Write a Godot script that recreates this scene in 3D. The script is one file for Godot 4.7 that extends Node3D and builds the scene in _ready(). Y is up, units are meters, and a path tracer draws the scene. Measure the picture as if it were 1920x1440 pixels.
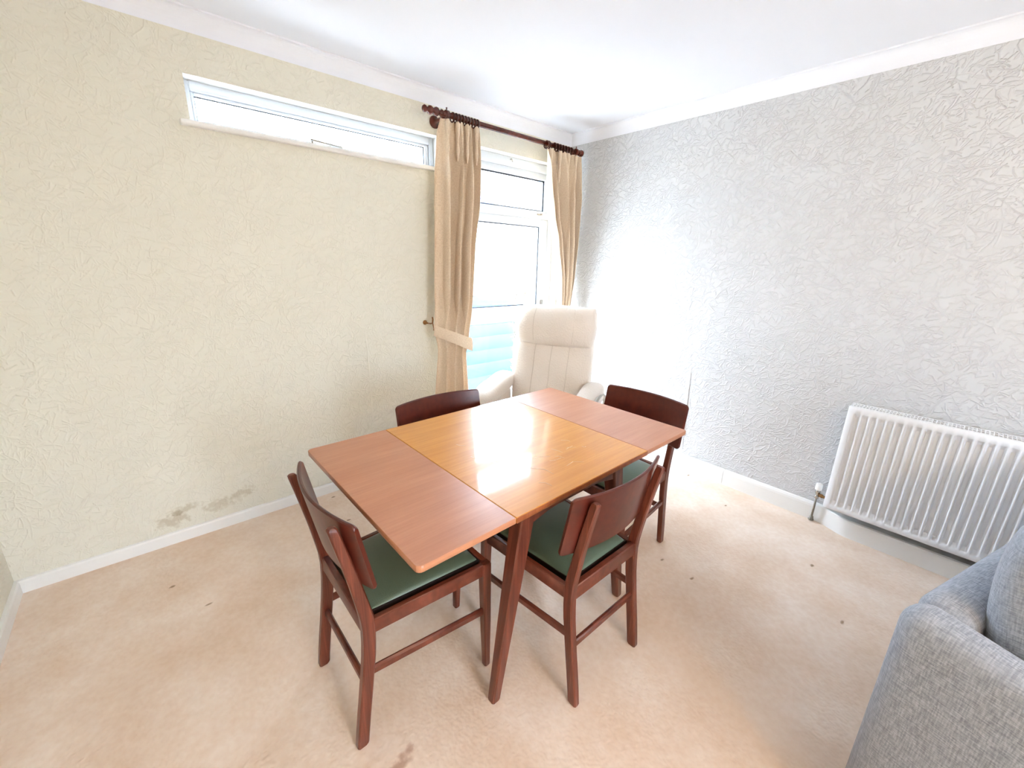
extends Node3D
# A dining corner: draw-leaf table, four chairs, recliner by a curtained glazed door, radiator, sofa corner.
# World: window wall is the plane z = 0, the radiator wall the plane x = 0, floor y = 0; the room lies at x < 0, z > 0.

const CEIL := 2.4
const ROOM_X := -3.407
const ROOM_Z := 5.6
var M := {}
var used := {}

func _ready() -> void:
	setup_view()
	make_materials()
	build_room()
	build_openings()
	build_outside()
	build_table()
	build_chairs()
	build_armchair()
	build_curtains()
	build_radiator()
	build_sofa()
	build_far_end()

# ------------------------------------------------------------------ camera, sky, exposure
func setup_view() -> void:
	var cam := Camera3D.new()
	cam.name = "camera"
	cam.fov = 85.69
	cam.near = 0.05
	cam.far = 120.0
	cam.position = Vector3(-2.7956, 1.4207, 2.4894)
	cam.rotation = Vector3(-0.28458, -0.72843, 0.02451)
	add_child(cam)
	cam.current = true
	var we := WorldEnvironment.new()
	we.name = "world_environment"
	var env := Environment.new()
	var sky := Sky.new()
	var sm := ProceduralSkyMaterial.new()
	sm.sky_top_color = Color(0.835, 0.915, 1.0)
	sm.sky_horizon_color = Color(0.60, 0.64, 0.69)
	sm.ground_bottom_color = Color(0.5, 0.5, 0.48)
	sm.ground_horizon_color = Color(0.72, 0.73, 0.73)
	sm.sky_curve = 0.5
	sm.energy_multiplier = 1.0
	sky.sky_material = sm
	env.background_mode = Environment.BG_SKY
	env.sky = sky
	env.background_energy_multiplier = 9.0
	env.tonemap_mode = Environment.TONE_MAPPER_LINEAR
	env.tonemap_exposure = 6.35
	env.sdfgi_enabled = true
	env.ssao_enabled = true
	env.ssil_enabled = true
	we.environment = env
	add_child(we)

# ------------------------------------------------------------------ naming helpers
func uniq(called: String, parent: Node) -> String:
	var key := str(parent.get_instance_id()) + "/" + called
	var n: int = used.get(key, 0)
	used[key] = n + 1
	return called if n == 0 else "%s_%03d" % [called, n]

func tag(o: Node, label: String, category := "", group := "", kind := "") -> Node:
	if label != "": o.set_meta("label", label)
	if category != "": o.set_meta("category", category)
	if group != "": o.set_meta("group", group)
	if kind != "": o.set_meta("kind", kind)
	return o

func thing(called: String, label: String, category: String, at := Vector3.ZERO, turn := 0.0, kind := "") -> Node3D:
	var o := Node3D.new()
	o.name = uniq(called, self)
	add_child(o, true)
	o.position = at
	o.rotation.y = turn
	tag(o, label, category, "", kind)
	return o

func put(st: SurfaceTool, called: String, mat: Material, parent: Node = self) -> MeshInstance3D:
	st.generate_normals()
	var o := MeshInstance3D.new()
	o.mesh = st.commit()
	o.material_override = mat
	o.name = uniq(called, parent)
	parent.add_child(o, true)
	return o

# ------------------------------------------------------------------ mesh helpers
func ns() -> SurfaceTool:
	var st := SurfaceTool.new()
	st.begin(Mesh.PRIMITIVE_TRIANGLES)
	return st

func tri(st: SurfaceTool, a: Vector3, b: Vector3, c: Vector3, inside: Vector3) -> void:
	var n := (b - a).cross(c - a)
	if n.dot((a + b + c) / 3.0 - inside) > 0.0:
		st.add_vertex(a); st.add_vertex(c); st.add_vertex(b)
	else:
		st.add_vertex(a); st.add_vertex(b); st.add_vertex(c)

func quad(st: SurfaceTool, a: Vector3, b: Vector3, c: Vector3, d: Vector3, inside: Vector3) -> void:
	tri(st, a, b, c, inside)
	tri(st, a, c, d, inside)

func mid(r: PackedVector3Array) -> Vector3:
	var s := Vector3.ZERO
	for p in r: s += p
	return s / r.size()

# Closed rings joined one after another. Round: smooth all over; else every side keeps its own smooth group.
func loft(st: SurfaceTool, rings: Array, round_ := false, caps := true) -> void:
	var n: int = rings[0].size()
	for i in rings.size() - 1:
		var r0: PackedVector3Array = rings[i]
		var r1: PackedVector3Array = rings[i + 1]
		var c := (mid(r0) + mid(r1)) * 0.5
		for j in n:
			st.set_smooth_group(0 if round_ else j + 1)
			var k := (j + 1) % n
			quad(st, r0[j], r0[k], r1[k], r1[j], c)
	if caps:
		st.set_smooth_group(0 if round_ else -1)
		for e in [0, rings.size() - 1]:
			var r: PackedVector3Array = rings[e]
			var c0 := mid(r)
			var inn := mid(rings[1 if e == 0 else rings.size() - 2])
			if inn.is_equal_approx(c0): inn = mid(rings[rings.size() / 2])
			for j in n:
				tri(st, c0, r[j], r[(j + 1) % n], inn)

func rect_ring(c: Vector3, ax: Vector3, ay: Vector3, w: float, h: float, ch: float) -> PackedVector3Array:
	var x := w * 0.5
	var y := h * 0.5
	var q := minf(ch, minf(x, y) * 0.95)
	var r := PackedVector3Array()
	for p in [[x, -y + q], [x, y - q], [x - q, y], [-x + q, y], [-x, y - q], [-x, -y + q], [-x + q, -y], [x - q, -y]]:
		r.append(c + ax * p[0] + ay * p[1])
	return r

func sup_ring(c: Vector3, ax: Vector3, ay: Vector3, rx: float, ry: float, n := 20, pw := 2.0) -> PackedVector3Array:
	var r := PackedVector3Array()
	for i in n:
		var t := TAU * i / n
		var cx := cos(t)
		var sy := sin(t)
		r.append(c + ax * (rx * signf(cx) * pow(absf(cx), 2.0 / pw)) + ay * (ry * signf(sy) * pow(absf(sy), 2.0 / pw)))
	return r

# Box with chamfered edges, axes given by the basis.
func rbox(st: SurfaceTool, c: Vector3, size: Vector3, ch := 0.002, b := Basis()) -> void:
	var q := minf(ch, minf(size.x, minf(size.y, size.z)) * 0.45)
	var rings := []
	for s in [[-0.5, 0.0, -q], [-0.5, q, 0.0], [0.5, -q, 0.0], [0.5, 0.0, -q]]:
		var o: Vector3 = c + b.y * (size.y * s[0] + s[1])
		rings.append(rect_ring(o, b.x, b.z, size.x + 2.0 * s[2], size.z + 2.0 * s[2], q))
	loft(st, rings)

# Straight bar of rectangular section between two points.
func bar(st: SurfaceTool, a: Vector3, b: Vector3, w: float, h: float, side: Vector3, ch := 0.003, w2 := -1.0, h2 := -1.0) -> void:
	var d := (b - a).normalized()
	var ax := (side - d * side.dot(d)).normalized()
	var ay := d.cross(ax)
	var q := minf(ch, minf(w, h) * 0.4)
	var l := a.distance_to(b)
	if w2 < 0.0: w2 = w
	if h2 < 0.0: h2 = h
	loft(st, [rect_ring(a, ax, ay, w - 2 * q, h - 2 * q, q), rect_ring(a.lerp(b, q / l), ax, ay, w, h, q), rect_ring(b.lerp(a, q / l), ax, ay, w2, h2, q), rect_ring(b, ax, ay, w2 - 2 * q, h2 - 2 * q, q)])

func tube(st: SurfaceTool, pts: PackedVector3Array, rad: float, n := 12, up := Vector3(0.13, 0.97, 0.21)) -> void:
	var rings := []
	for i in pts.size():
		var d := (pts[mini(i + 1, pts.size() - 1)] - pts[maxi(i - 1, 0)]).normalized()
		var ax := (up - d * up.dot(d)).normalized()
		rings.append(sup_ring(pts[i], ax, d.cross(ax), rad, rad, n))
	loft(st, rings, true)

# Turned shape: profile of [radius, distance along the axis].
func lathe(st: SurfaceTool, o: Vector3, axis: Vector3, prof: Array, n := 18) -> void:
	var d := axis.normalized()
	var up := Vector3.UP if absf(d.y) < 0.9 else Vector3.RIGHT
	var ax := (up - d * up.dot(d)).normalized()
	var rings := []
	for p in prof:
		rings.append(sup_ring(o + d * p[1], ax, d.cross(ax), maxf(p[0], 0.0005), maxf(p[0], 0.0005), n))
	loft(st, rings, true)

# A grid of points as a sheet with thickness (offset along its normals).
func sheet(st: SurfaceTool, g: Array, thick: float) -> void:
	var nu: int = g[0].size()
	var nv := g.size()
	var back := []
	for v in nv:
		var row := PackedVector3Array()
		for u in nu:
			var du: Vector3 = g[v][mini(u + 1, nu - 1)] - g[v][maxi(u - 1, 0)]
			var dv: Vector3 = g[mini(v + 1, nv - 1)][u] - g[maxi(v - 1, 0)][u]
			row.append(g[v][u] - du.cross(dv).normalized() * thick)
		back.append(row)
	for v in nv - 1:
		for u in nu - 1:
			st.set_smooth_group(0)
			quad(st, g[v][u], g[v][u + 1], g[v + 1][u + 1], g[v + 1][u], (back[v][u] + back[v + 1][u + 1]) * 0.5)
			st.set_smooth_group(1)
			quad(st, back[v][u], back[v][u + 1], back[v + 1][u + 1], back[v + 1][u], (g[v][u] + g[v + 1][u + 1]) * 0.5)
	st.set_smooth_group(-1)
	for v in nv - 1:
		for u in [0, nu - 1]:
			var inn: Vector3 = g[v][1 if u == 0 else nu - 2]
			quad(st, g[v][u], back[v][u], back[v + 1][u], g[v + 1][u], inn)
	for u in nu - 1:
		for v in [0, nv - 1]:
			var inn2: Vector3 = g[1 if v == 0 else nv - 2][u]
			quad(st, g[v][u], back[v][u], back[v][u + 1], g[v][u + 1], inn2)

# Puffed cushion: a rounded slab whose thickness swells towards the middle. Axes of the basis: x width, y height, z thickness.
func puff(st: SurfaceTool, c: Vector3, size: Vector3, b: Basis, corner := 4.0, edge := 0.25, n := 22, bump = null) -> void:
	var g := []
	for side in [1.0, -1.0]:
		st.set_smooth_group(0)
		var pts := []
		for i in n + 1:
			var row := PackedVector3Array()
			for j in n + 1:
				var u := sin((float(j) / n - 0.5) * PI)
				var v := sin((float(i) / n - 0.5) * PI)
				# squircle mapping keeps rounded corners
				var x := u * sqrt(1.0 - v * v / 2.0 * (4.0 / corner / 2.0))
				var y := v * sqrt(1.0 - u * u / 2.0 * (4.0 / corner / 2.0))
				var f := pow(maxf(0.0, (1.0 - u * u) * (1.0 - v * v)), edge)
				var z: float = side * 0.5 * size.z * f
				if bump != null: z += side * float(bump.call(u, v)) * f
				row.append(c + b.x * (x * size.x * 0.5) + b.y * (y * size.y * 0.5) + b.z * z)
			pts.append(row)
		for i in n:
			for j in n:
				quad(st, pts[i][j], pts[i][j + 1], pts[i + 1][j + 1], pts[i + 1][j], c)
		g.append(pts)

# ------------------------------------------------------------------ materials
func lin(r: float, g: float, b: float) -> Color:
	return Color(r, g, b)

func mat(called: String, c: Color, rough := 0.6, spec := 0.5, metal := 0.0) -> StandardMaterial3D:
	var m := StandardMaterial3D.new()
	m.resource_name = called
	m.albedo_color = c
	m.roughness = rough
	m.metallic_specular = spec
	m.metallic = metal
	M[called] = m
	return m

func noise_image(seed_: int, freq: float, w: int, h: int, oct := 4, kind := FastNoiseLite.TYPE_SIMPLEX_SMOOTH) -> Image:
	var n := FastNoiseLite.new()
	n.seed = seed_
	n.noise_type = kind
	n.frequency = freq
	n.fractal_type = FastNoiseLite.FRACTAL_FBM
	n.fractal_octaves = oct
	return n.get_seamless_image(w, h, false, false, 0.12, true)

# Wood grain: long streaks along v; the colours are those of the timber itself.
func grain_texture(seed_: int, dark: Color, light: Color, contrast := 1.0, across := false, w := 256, h := 256) -> ImageTexture:
	var broad := noise_image(seed_, 0.02, w, h, 3)
	var fine := noise_image(seed_ + 1, 0.11, w, h, 3)
	var im := Image.create(w, h, false, Image.FORMAT_RGB8)
	for y in h:
		for x in w:
			var i := y if across else x
			var j := x if across else y
			var a := broad.get_pixel(i, int(absf(j - 128.0) / 4.0) + 16).r
			var f := fine.get_pixel(i, int(absf(j - 128.0) / 8.0) + 32).r
			var t := clampf(0.5 + ((a - 0.5) * 0.9 + (f - 0.5) * 0.8) * contrast, 0.0, 1.0)
			im.set_pixel(x, y, dark.lerp(light, t))
	return ImageTexture.create_from_image(im)

func wood(called: String, seed_: int, dark: Color, light: Color, rough: float, scale: Vector3, coat := 0.0, coat_rough := 0.1, contrast := 1.0, across := false) -> StandardMaterial3D:
	var m := mat(called, Color.WHITE, rough)
	m.albedo_texture = grain_texture(seed_, dark, light, contrast, across)
	m.uv1_triplanar = true
	m.uv1_scale = scale
	if coat > 0.0:
		m.clearcoat_enabled = true
		m.clearcoat = coat
		m.clearcoat_roughness = coat_rough
	return m

# Embossed wallpaper: a mat of crossing creases, as a height picture that repeats.
func crease_texture(seed_: int, n: int, count: int) -> ImageTexture:
	var rng := RandomNumberGenerator.new()
	rng.seed = seed_
	var h := PackedFloat32Array()
	h.resize(n * n)
	h.fill(0.0)
	for s in count:
		var p := Vector2(rng.randf() * n, rng.randf() * n)
		var ang: float = rng.randfn(-0.62, 0.55) if rng.randf() < 0.62 else rng.randf_range(-PI, PI)
		var amp := rng.randf_range(0.35, 1.0)
		var wid := rng.randf_range(1.4, 2.5)
		var segs := rng.randi_range(1, 4)
		for k in segs:
			ang += rng.randfn(0.0, 0.42)
			var len_ := rng.randf_range(7.0, 22.0)
			var q := p + Vector2(cos(ang), sin(ang)) * len_
			var r := wid * 2.2
			var lo := p.min(q) - Vector2(r, r)
			var hi := p.max(q) + Vector2(r, r)
			var pq := q - p
			var l2 := pq.length_squared()
			for y in range(int(lo.y), int(hi.y) + 1):
				for x in range(int(lo.x), int(hi.x) + 1):
					var d := Vector2(x, y) - p
					var t := clampf(d.dot(pq) / l2, 0.0, 1.0)
					var dist := (d - pq * t).length() / wid
					if dist < 2.2:
						var v := amp * exp(-dist * dist)
						var at := posmod(y, n) * n + posmod(x, n)
						if v > h[at]: h[at] = v
			p = q
	var grit := noise_image(seed_ + 9, 0.06, n, n, 3).get_data()
	for i in n * n:
		h[i] = h[i] + 0.22 * grit[i] / 255.0
	return ImageTexture.create_from_image(Image.create_from_data(n, n, false, Image.FORMAT_RF, h.to_byte_array()))

func blob(im: Image, c: Vector2, rad: Vector2, col: Color, strength: float, seed_: int, ragged := 0.5) -> void:
	var n := FastNoiseLite.new()
	n.seed = seed_
	n.frequency = 0.09
	for y in range(maxi(0, int(c.y - rad.y * 1.6)), mini(im.get_height(), int(c.y + rad.y * 1.6) + 1)):
		for x in range(maxi(0, int(c.x - rad.x * 1.6)), mini(im.get_width(), int(c.x + rad.x * 1.6) + 1)):
			var d := Vector2((x - c.x) / rad.x, (y - c.y) / rad.y).length() + n.get_noise_2d(x, y) * ragged
			var a := clampf((1.0 - d) * 1.6, 0.0, 1.0) * strength
			if a > 0.0:
				im.set_pixel(x, y, im.get_pixel(x, y).lerp(col, a))

const FLOOR_PX := 300.0   # pixels of the carpet picture per metre

func carpet_texture() -> ImageTexture:
	var w := int(-ROOM_X * FLOOR_PX)
	var h := int(ROOM_Z * FLOOR_PX)
	var broad := noise_image(31, 0.009, w, h, 4).get_data()
	var fine := noise_image(32, 0.10, w, h, 3).get_data()
	var a := Color(0.905, 0.80, 0.705)
	var b := Color(0.965, 0.895, 0.83)
	var bytes := PackedByteArray()
	bytes.resize(w * h * 3)
	for i in w * h:
		var t := clampf(0.5 + (broad[i] / 255.0 - 0.5) * 1.1 + (fine[i] / 255.0 - 0.5) * 0.55, 0.0, 1.0)
		bytes[i * 3] = int(255.0 * lerpf(a.r, b.r, t))
		bytes[i * 3 + 1] = int(255.0 * lerpf(a.g, b.g, t))
		bytes[i * 3 + 2] = int(255.0 * lerpf(a.b, b.b, t))
	var im := Image.create_from_data(w, h, false, Image.FORMAT_RGB8, bytes)
	var k := 0
	# furniture dents with dirt in the crushed pile
	for d in [[-2.907, 0.37], [-2.799, 0.59], [-2.107, 0.073], [-2.122, 0.369], [-0.082, 1.353], [-0.276, 1.69], [-1.045, 1.691], [-0.808, 2.384], [-1.054, 1.851], [-0.5, 2.2]]:
		var c := Vector2(d[0] - ROOM_X, d[1]) * FLOOR_PX
		blob(im, c, Vector2(4.5, 2.2), Color(0.55, 0.42, 0.30), 0.75, 70 + k, 0.7)
		k += 1
	blob(im, (Vector2(-2.47, 1.655) - Vector2(ROOM_X, 0)) * FLOOR_PX, Vector2(15, 6), Color(0.74, 0.60, 0.52), 0.75, 91, 0.8)
	blob(im, (Vector2(-2.42, 1.635) - Vector2(ROOM_X, 0)) * FLOOR_PX, Vector2(10, 4), Color(0.74, 0.60, 0.52), 0.75, 92, 0.8)
	return ImageTexture.create_from_image(im)

func carpet_relief() -> ImageTexture:
	var w := int(-ROOM_X * FLOOR_PX)
	var h := int(ROOM_Z * FLOOR_PX)
	var f := noise_image(35, 0.22, w, h, 2).get_data()
	var g := noise_image(36, 0.03, w, h, 3).get_data()
	var o := PackedFloat32Array()
	o.resize(w * h)
	for i in w * h:
		o[i] = f[i] / 255.0 * 0.8 + g[i] / 255.0 * 0.25
	return ImageTexture.create_from_image(Image.create_from_data(w, h, false, Image.FORMAT_RF, o.to_byte_array()))

func wall_marks() -> ImageTexture:
	var w := 1024
	var h := 720
	var im := Image.create(w, h, false, Image.FORMAT_RGBA8)
	im.fill(Color(1, 1, 1, 1))
	var P := func(x: float, y: float) -> Vector2: return Vector2((x - ROOM_X) / -ROOM_X * w, (1.0 - y / CEIL) * h)
	# damp patch above the skirting and a few scuffs
	blob(im, P.call(-2.86, 0.125), Vector2(24, 12), Color(0.86, 0.83, 0.78), 0.7, 5, 0.9)
	blob(im, P.call(-2.84, 0.16), Vector2(8, 5), Color(0.74, 0.69, 0.61), 0.7, 6, 0.9)
	blob(im, P.call(-2.80, 0.175), Vector2(20, 6), Color(0.86, 0.83, 0.77), 0.6, 7, 0.9)
	blob(im, P.call(-2.66, 0.14), Vector2(30, 12), Color(0.89, 0.87, 0.83), 0.7, 8, 0.9)
	blob(im, P.call(-2.55, 0.17), Vector2(18, 10), Color(0.87, 0.84, 0.79), 0.6, 9, 0.9)
	return ImageTexture.create_from_image(im)

func weave_texture(seed_: int, a: Color, b: Color, n := 256, streak := 5.0) -> ImageTexture:
	var f := noise_image(seed_, 0.13, n, n, 3)
	var g := noise_image(seed_ + 1, 0.13, n, n, 3)
	var im := Image.create(n, n, false, Image.FORMAT_RGB8)
	for y in n:
		for x in n:
			var t := 0.5 * f.get_pixel(x, int(y / streak)).r + 0.5 * g.get_pixel(int(x / streak), y).r
			im.set_pixel(x, y, a.lerp(b, clampf((t - 0.5) * 1.9 + 0.5, 0.0, 1.0)))
	return ImageTexture.create_from_image(im)

func noise_bump(m: StandardMaterial3D, seed_: int, freq: float, scale_cm: float) -> void:
	var im := noise_image(seed_, freq, 256, 256, 3)
	im.convert(Image.FORMAT_RF)
	m.heightmap_enabled = true
	m.heightmap_texture = ImageTexture.create_from_image(im)
	m.heightmap_scale = scale_cm

func make_materials() -> void:
	var crease := crease_texture(11, 1024, 4200)
	var wp := mat("wallpaper", Color(0.905, 0.89, 0.83), 0.75, 0.35)
	wp.heightmap_enabled = true
	wp.heightmap_texture = crease
	wp.heightmap_scale = 0.2
	wp.uv1_scale = Vector3(1, 1, 1)
	var wpp: StandardMaterial3D = wp.duplicate()
	wpp.resource_name = "wallpaper_pale"
	wpp.albedo_color = Color(0.835, 0.838, 0.84)
	wpp.heightmap_scale = 0.4
	M["wallpaper_pale"] = wpp
	var wpm: StandardMaterial3D = wp.duplicate()
	wpm.detail_enabled = true
	wpm.detail_albedo = wall_marks()
	wpm.detail_blend_mode = BaseMaterial3D.BLEND_MODE_MUL
	wpm.detail_uv_layer = BaseMaterial3D.DETAIL_UV_2
	wpm.resource_name = "wallpaper_marked"
	M["wallpaper_marked"] = wpm
	mat("ceiling_paint", Color(0.945, 0.95, 0.97), 0.85, 0.3)
	mat("white_gloss", Color(0.945, 0.94, 0.925), 0.28, 0.5)
	mat("white_metal", Color(0.965, 0.975, 0.99), 0.3, 0.5)
	mat("upvc", Color(0.87, 0.895, 0.92), 0.3, 0.5)
	mat("core_metal", Color(0.14, 0.145, 0.15), 0.6, 0.4)
	mat("gasket", Color(0.25, 0.27, 0.30), 0.6, 0.4)
	var gl := mat("glass", Color(1, 1, 1, 0.03), 0.0, 0.5)
	gl.transparency = BaseMaterial3D.TRANSPARENCY_ALPHA
	var cp := mat("carpet", Color(1, 1, 1), 0.95, 0.2)
	cp.albedo_texture = carpet_texture()
	cp.heightmap_enabled = true
	cp.heightmap_texture = carpet_relief()
	cp.heightmap_scale = 0.25
	cp.rim_enabled = true
	cp.rim = 0.25
	cp.rim_tint = 0.6
	# furniture timber
	var dk := Color(0.32, 0.14, 0.10)
	var lt := Color(0.51, 0.265, 0.19)
	wood("timber_upright", 41, dk, lt, 0.32, Vector3(7, 1.2, 7))
	wood("timber_across", 42, dk, lt, 0.32, Vector3(1.2, 7, 7))
	wood("timber_deep", 43, dk, lt, 0.32, Vector3(7, 7, 1.2))
	wood("timber_panel", 44, Color(0.27, 0.10, 0.075), Color(0.40, 0.165, 0.115), 0.28, Vector3(1.0, 6, 6))
	wood("leaf_timber", 45, Color(0.72, 0.47, 0.335), Color(0.80, 0.56, 0.415), 0.38, Vector3(1.3, 4, 4), 0.35, 0.25, 0.55, true)
	var top := wood("top_timber", 46, Color(0.80, 0.52, 0.205), Color(0.91, 0.65, 0.30), 0.36, Vector3(1.0, 4, 4), 0.75, 0.07, 0.5, true)
	top.metallic_specular = 0.35
	wood("edge_timber", 47, Color(0.52, 0.28, 0.15), Color(0.66, 0.39, 0.22), 0.4, Vector3(4, 4, 4))
	mat("scratch", Color(0.93, 0.80, 0.62), 0.5, 0.5)
	var vin := mat("green_vinyl", Color(0.355, 0.425, 0.36), 0.36, 0.5)
	noise_bump(vin, 51, 0.2, 0.05)
	vin.uv1_triplanar = true
	vin.uv1_scale = Vector3(6, 6, 6)
	mat("seat_rim", Color(0.10, 0.055, 0.05), 0.5, 0.4)
	mat("black_rubber", Color(0.06, 0.04, 0.04), 0.7, 0.4)
	# curtain cloth, lets some light through
	var cu := mat("curtain_cloth", Color(1, 1, 1), 0.9, 0.2)
	cu.albedo_texture = weave_texture(61, Color(0.86, 0.765, 0.65), Color(0.95, 0.875, 0.775), 256, 3.0)
	cu.uv1_triplanar = true
	cu.uv1_scale = Vector3(5, 5, 5)
	cu.backlight_enabled = true
	cu.backlight = Color(0.30, 0.28, 0.25)
	wood("pole_timber", 63, Color(0.25, 0.10, 0.075), Color(0.40, 0.17, 0.125), 0.25, Vector3(1.5, 8, 8))
	mat("ring_timber", Color(0.24, 0.10, 0.075), 0.3, 0.5)
	mat("brass", Color(0.62, 0.45, 0.28), 0.3, 0.5, 0.9)
	mat("chrome", Color(0.70, 0.69, 0.66), 0.22, 0.5, 0.9)
	mat("copper_pipe", Color(0.55, 0.53, 0.50), 0.3, 0.5, 0.8)
	var le := mat("cream_leather", Color(0.93, 0.885, 0.835), 0.5, 0.4)
	noise_bump(le, 71, 0.09, 0.25)
	le.uv1_triplanar = true
	le.uv1_scale = Vector3(3, 3, 3)
	mat("leather_seam", Color(0.84, 0.79, 0.73), 0.7, 0.3)
	mat("shell_plastic", Color(0.72, 0.70, 0.65), 0.5, 0.4)
	wood("base_timber", 73, Color(0.35, 0.2, 0.12), Color(0.5, 0.3, 0.2), 0.35, Vector3(4, 4, 4))
	var so := mat("grey_weave", Color(1, 1, 1), 0.92, 0.2)
	so.albedo_texture = weave_texture(81, Color(0.51, 0.535, 0.575), Color(0.75, 0.77, 0.805), 512, 9.0)
	so.uv1_triplanar = true
	so.uv1_scale = Vector3(3.6, 3.6, 3.6)
	noise_bump(so, 82, 0.2, 0.12)
	so.rim_enabled = true
	so.rim = 0.3
	mat("sofa_piping", Color(0.60, 0.605, 0.62), 0.9, 0.2)
	# outside
	mat("paving", Color(0.66, 0.65, 0.63), 0.9, 0.3)
	mat("blue_paint", Color(0.13, 0.29, 0.40), 0.7, 0.4)
	mat("render_white", Color(0.93, 0.93, 0.93), 0.9, 0.3)
	mat("slate", Color(0.27, 0.30, 0.38), 0.8, 0.3)
	mat("brick_edge", Color(0.36, 0.39, 0.47), 0.85, 0.3)
	var lf := mat("leaf_green", Color(1, 1, 1), 0.6, 0.4)
	lf.vertex_color_use_as_albedo = true
	lf.backlight_enabled = true
	lf.backlight = Color(0.4, 0.4, 0.35)
	mat("bark", Color(0.33, 0.27, 0.22), 0.9, 0.2)
	var lamp := mat("lamp_glow", Color(1, 0.95, 0.85), 0.6, 0.2)
	lamp.emission_enabled = true
	lamp.emission = Color(1.0, 0.82, 0.58)
	lamp.emission_energy_multiplier = 0.35

# ------------------------------------------------------------------ the room
func vert(st: SurfaceTool, p: Vector3, uv: Vector2, uv2: Vector2) -> void:
	st.set_uv(uv)
	st.set_uv2(uv2)
	st.add_vertex(p)

func uquad(st: SurfaceTool, pts: Array, uvs: Array, uv2s: Array, out: Vector3) -> void:
	var n: Vector3 = (pts[1] - pts[0]).cross(pts[2] - pts[0])
	var order := [0, 2, 1, 0, 3, 2] if n.dot(out) > 0.0 else [0, 1, 2, 0, 2, 3]
	for i in order:
		vert(st, pts[i], uvs[i], uv2s[i])

# Wall of real thickness with rectangular openings; the reveals go to a second mesh.
func wall(called: String, label: String, o: Vector3, ud: Vector3, nd: Vector3, w: float, h: float, thick: float, holes: Array, m: Material) -> MeshInstance3D:
	var st := ns()
	var rv := ns()
	st.set_smooth_group(-1)
	rv.set_smooth_group(-1)
	var us := [0.0, w]
	var vs := [0.0, h]
	for q in holes:
		for e in [q.position.x, q.end.x]: if not us.has(e): us.append(e)
		for e in [q.position.y, q.end.y]: if not vs.has(e): vs.append(e)
	us.sort()
	vs.sort()
	var solid := func(i: int, j: int) -> bool:
		if i < 0 or j < 0 or i >= us.size() - 1 or j >= vs.size() - 1: return true
		var c := Vector2((us[i] + us[i + 1]) * 0.5, (vs[j] + vs[j + 1]) * 0.5)
		for q in holes: if q.has_point(c): return false
		return true
	var P := func(u: float, v: float, t: float) -> Vector3: return o + ud * u + Vector3.UP * v - nd * t
	for i in us.size() - 1:
		for j in vs.size() - 1:
			var u0: float = us[i]
			var u1: float = us[i + 1]
			var v0: float = vs[j]
			var v1: float = vs[j + 1]
			if solid.call(i, j):
				for t in [0.0, thick]:
					var uv := [Vector2(u0, -v0) / 1.3, Vector2(u1, -v0) / 1.3, Vector2(u1, -v1) / 1.3, Vector2(u0, -v1) / 1.3]
					var uv2 := [Vector2(u0 / w, 1 - v0 / h), Vector2(u1 / w, 1 - v0 / h), Vector2(u1 / w, 1 - v1 / h), Vector2(u0 / w, 1 - v1 / h)]
					uquad(st, [P.call(u0, v0, t), P.call(u1, v0, t), P.call(u1, v1, t), P.call(u0, v1, t)], uv, uv2, nd if t == 0.0 else -nd)
			else:
				var z4 := [Vector2.ZERO, Vector2.ZERO, Vector2.ZERO, Vector2.ZERO]
				if solid.call(i - 1, j): uquad(rv, [P.call(u0, v0, 0), P.call(u0, v1, 0), P.call(u0, v1, thick), P.call(u0, v0, thick)], z4, z4, ud)
				if solid.call(i + 1, j): uquad(rv, [P.call(u1, v0, 0), P.call(u1, v1, 0), P.call(u1, v1, thick), P.call(u1, v0, thick)], z4, z4, -ud)
				if solid.call(i, j - 1): uquad(rv, [P.call(u0, v0, 0), P.call(u1, v0, 0), P.call(u1, v0, thick), P.call(u0, v0, thick)], z4, z4, Vector3.UP)
				if solid.call(i, j + 1): uquad(rv, [P.call(u0, v1, 0), P.call(u1, v1, 0), P.call(u1, v1, thick), P.call(u0, v1, thick)], z4, z4, Vector3.DOWN)
	# outer rim so that the wall is closed
	var zz := [Vector2.ZERO, Vector2.ZERO, Vector2.ZERO, Vector2.ZERO]
	uquad(st, [P.call(0, h, 0), P.call(w, h, 0), P.call(w, h, thick), P.call(0, h, thick)], zz, zz, Vector3.UP)
	uquad(st, [P.call(0, 0, 0), P.call(0, h, 0), P.call(0, h, thick), P.call(0, 0, thick)], zz, zz, -ud)
	uquad(st, [P.call(w, 0, 0), P.call(w, h, 0), P.call(w, h, thick), P.call(w, 0, thick)], zz, zz, ud)
	var o1 := put(st, called, m)
	tag(o1, label, "wall", "", "structure")
	if holes.size(): put(rv, "reveal", M.white_gloss, o1)
	return o1

func profile_run(st: SurfaceTool, pts: Array, f: Callable, a: float, b: float) -> void:
	# pts: closed section outline; f(run, point) gives a place
	var r0 := PackedVector3Array()
	var r1 := PackedVector3Array()
	for p in pts:
		r0.append(f.call(a, p))
		r1.append(f.call(b, p))
	loft(st, [r0, r1], false)

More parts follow.
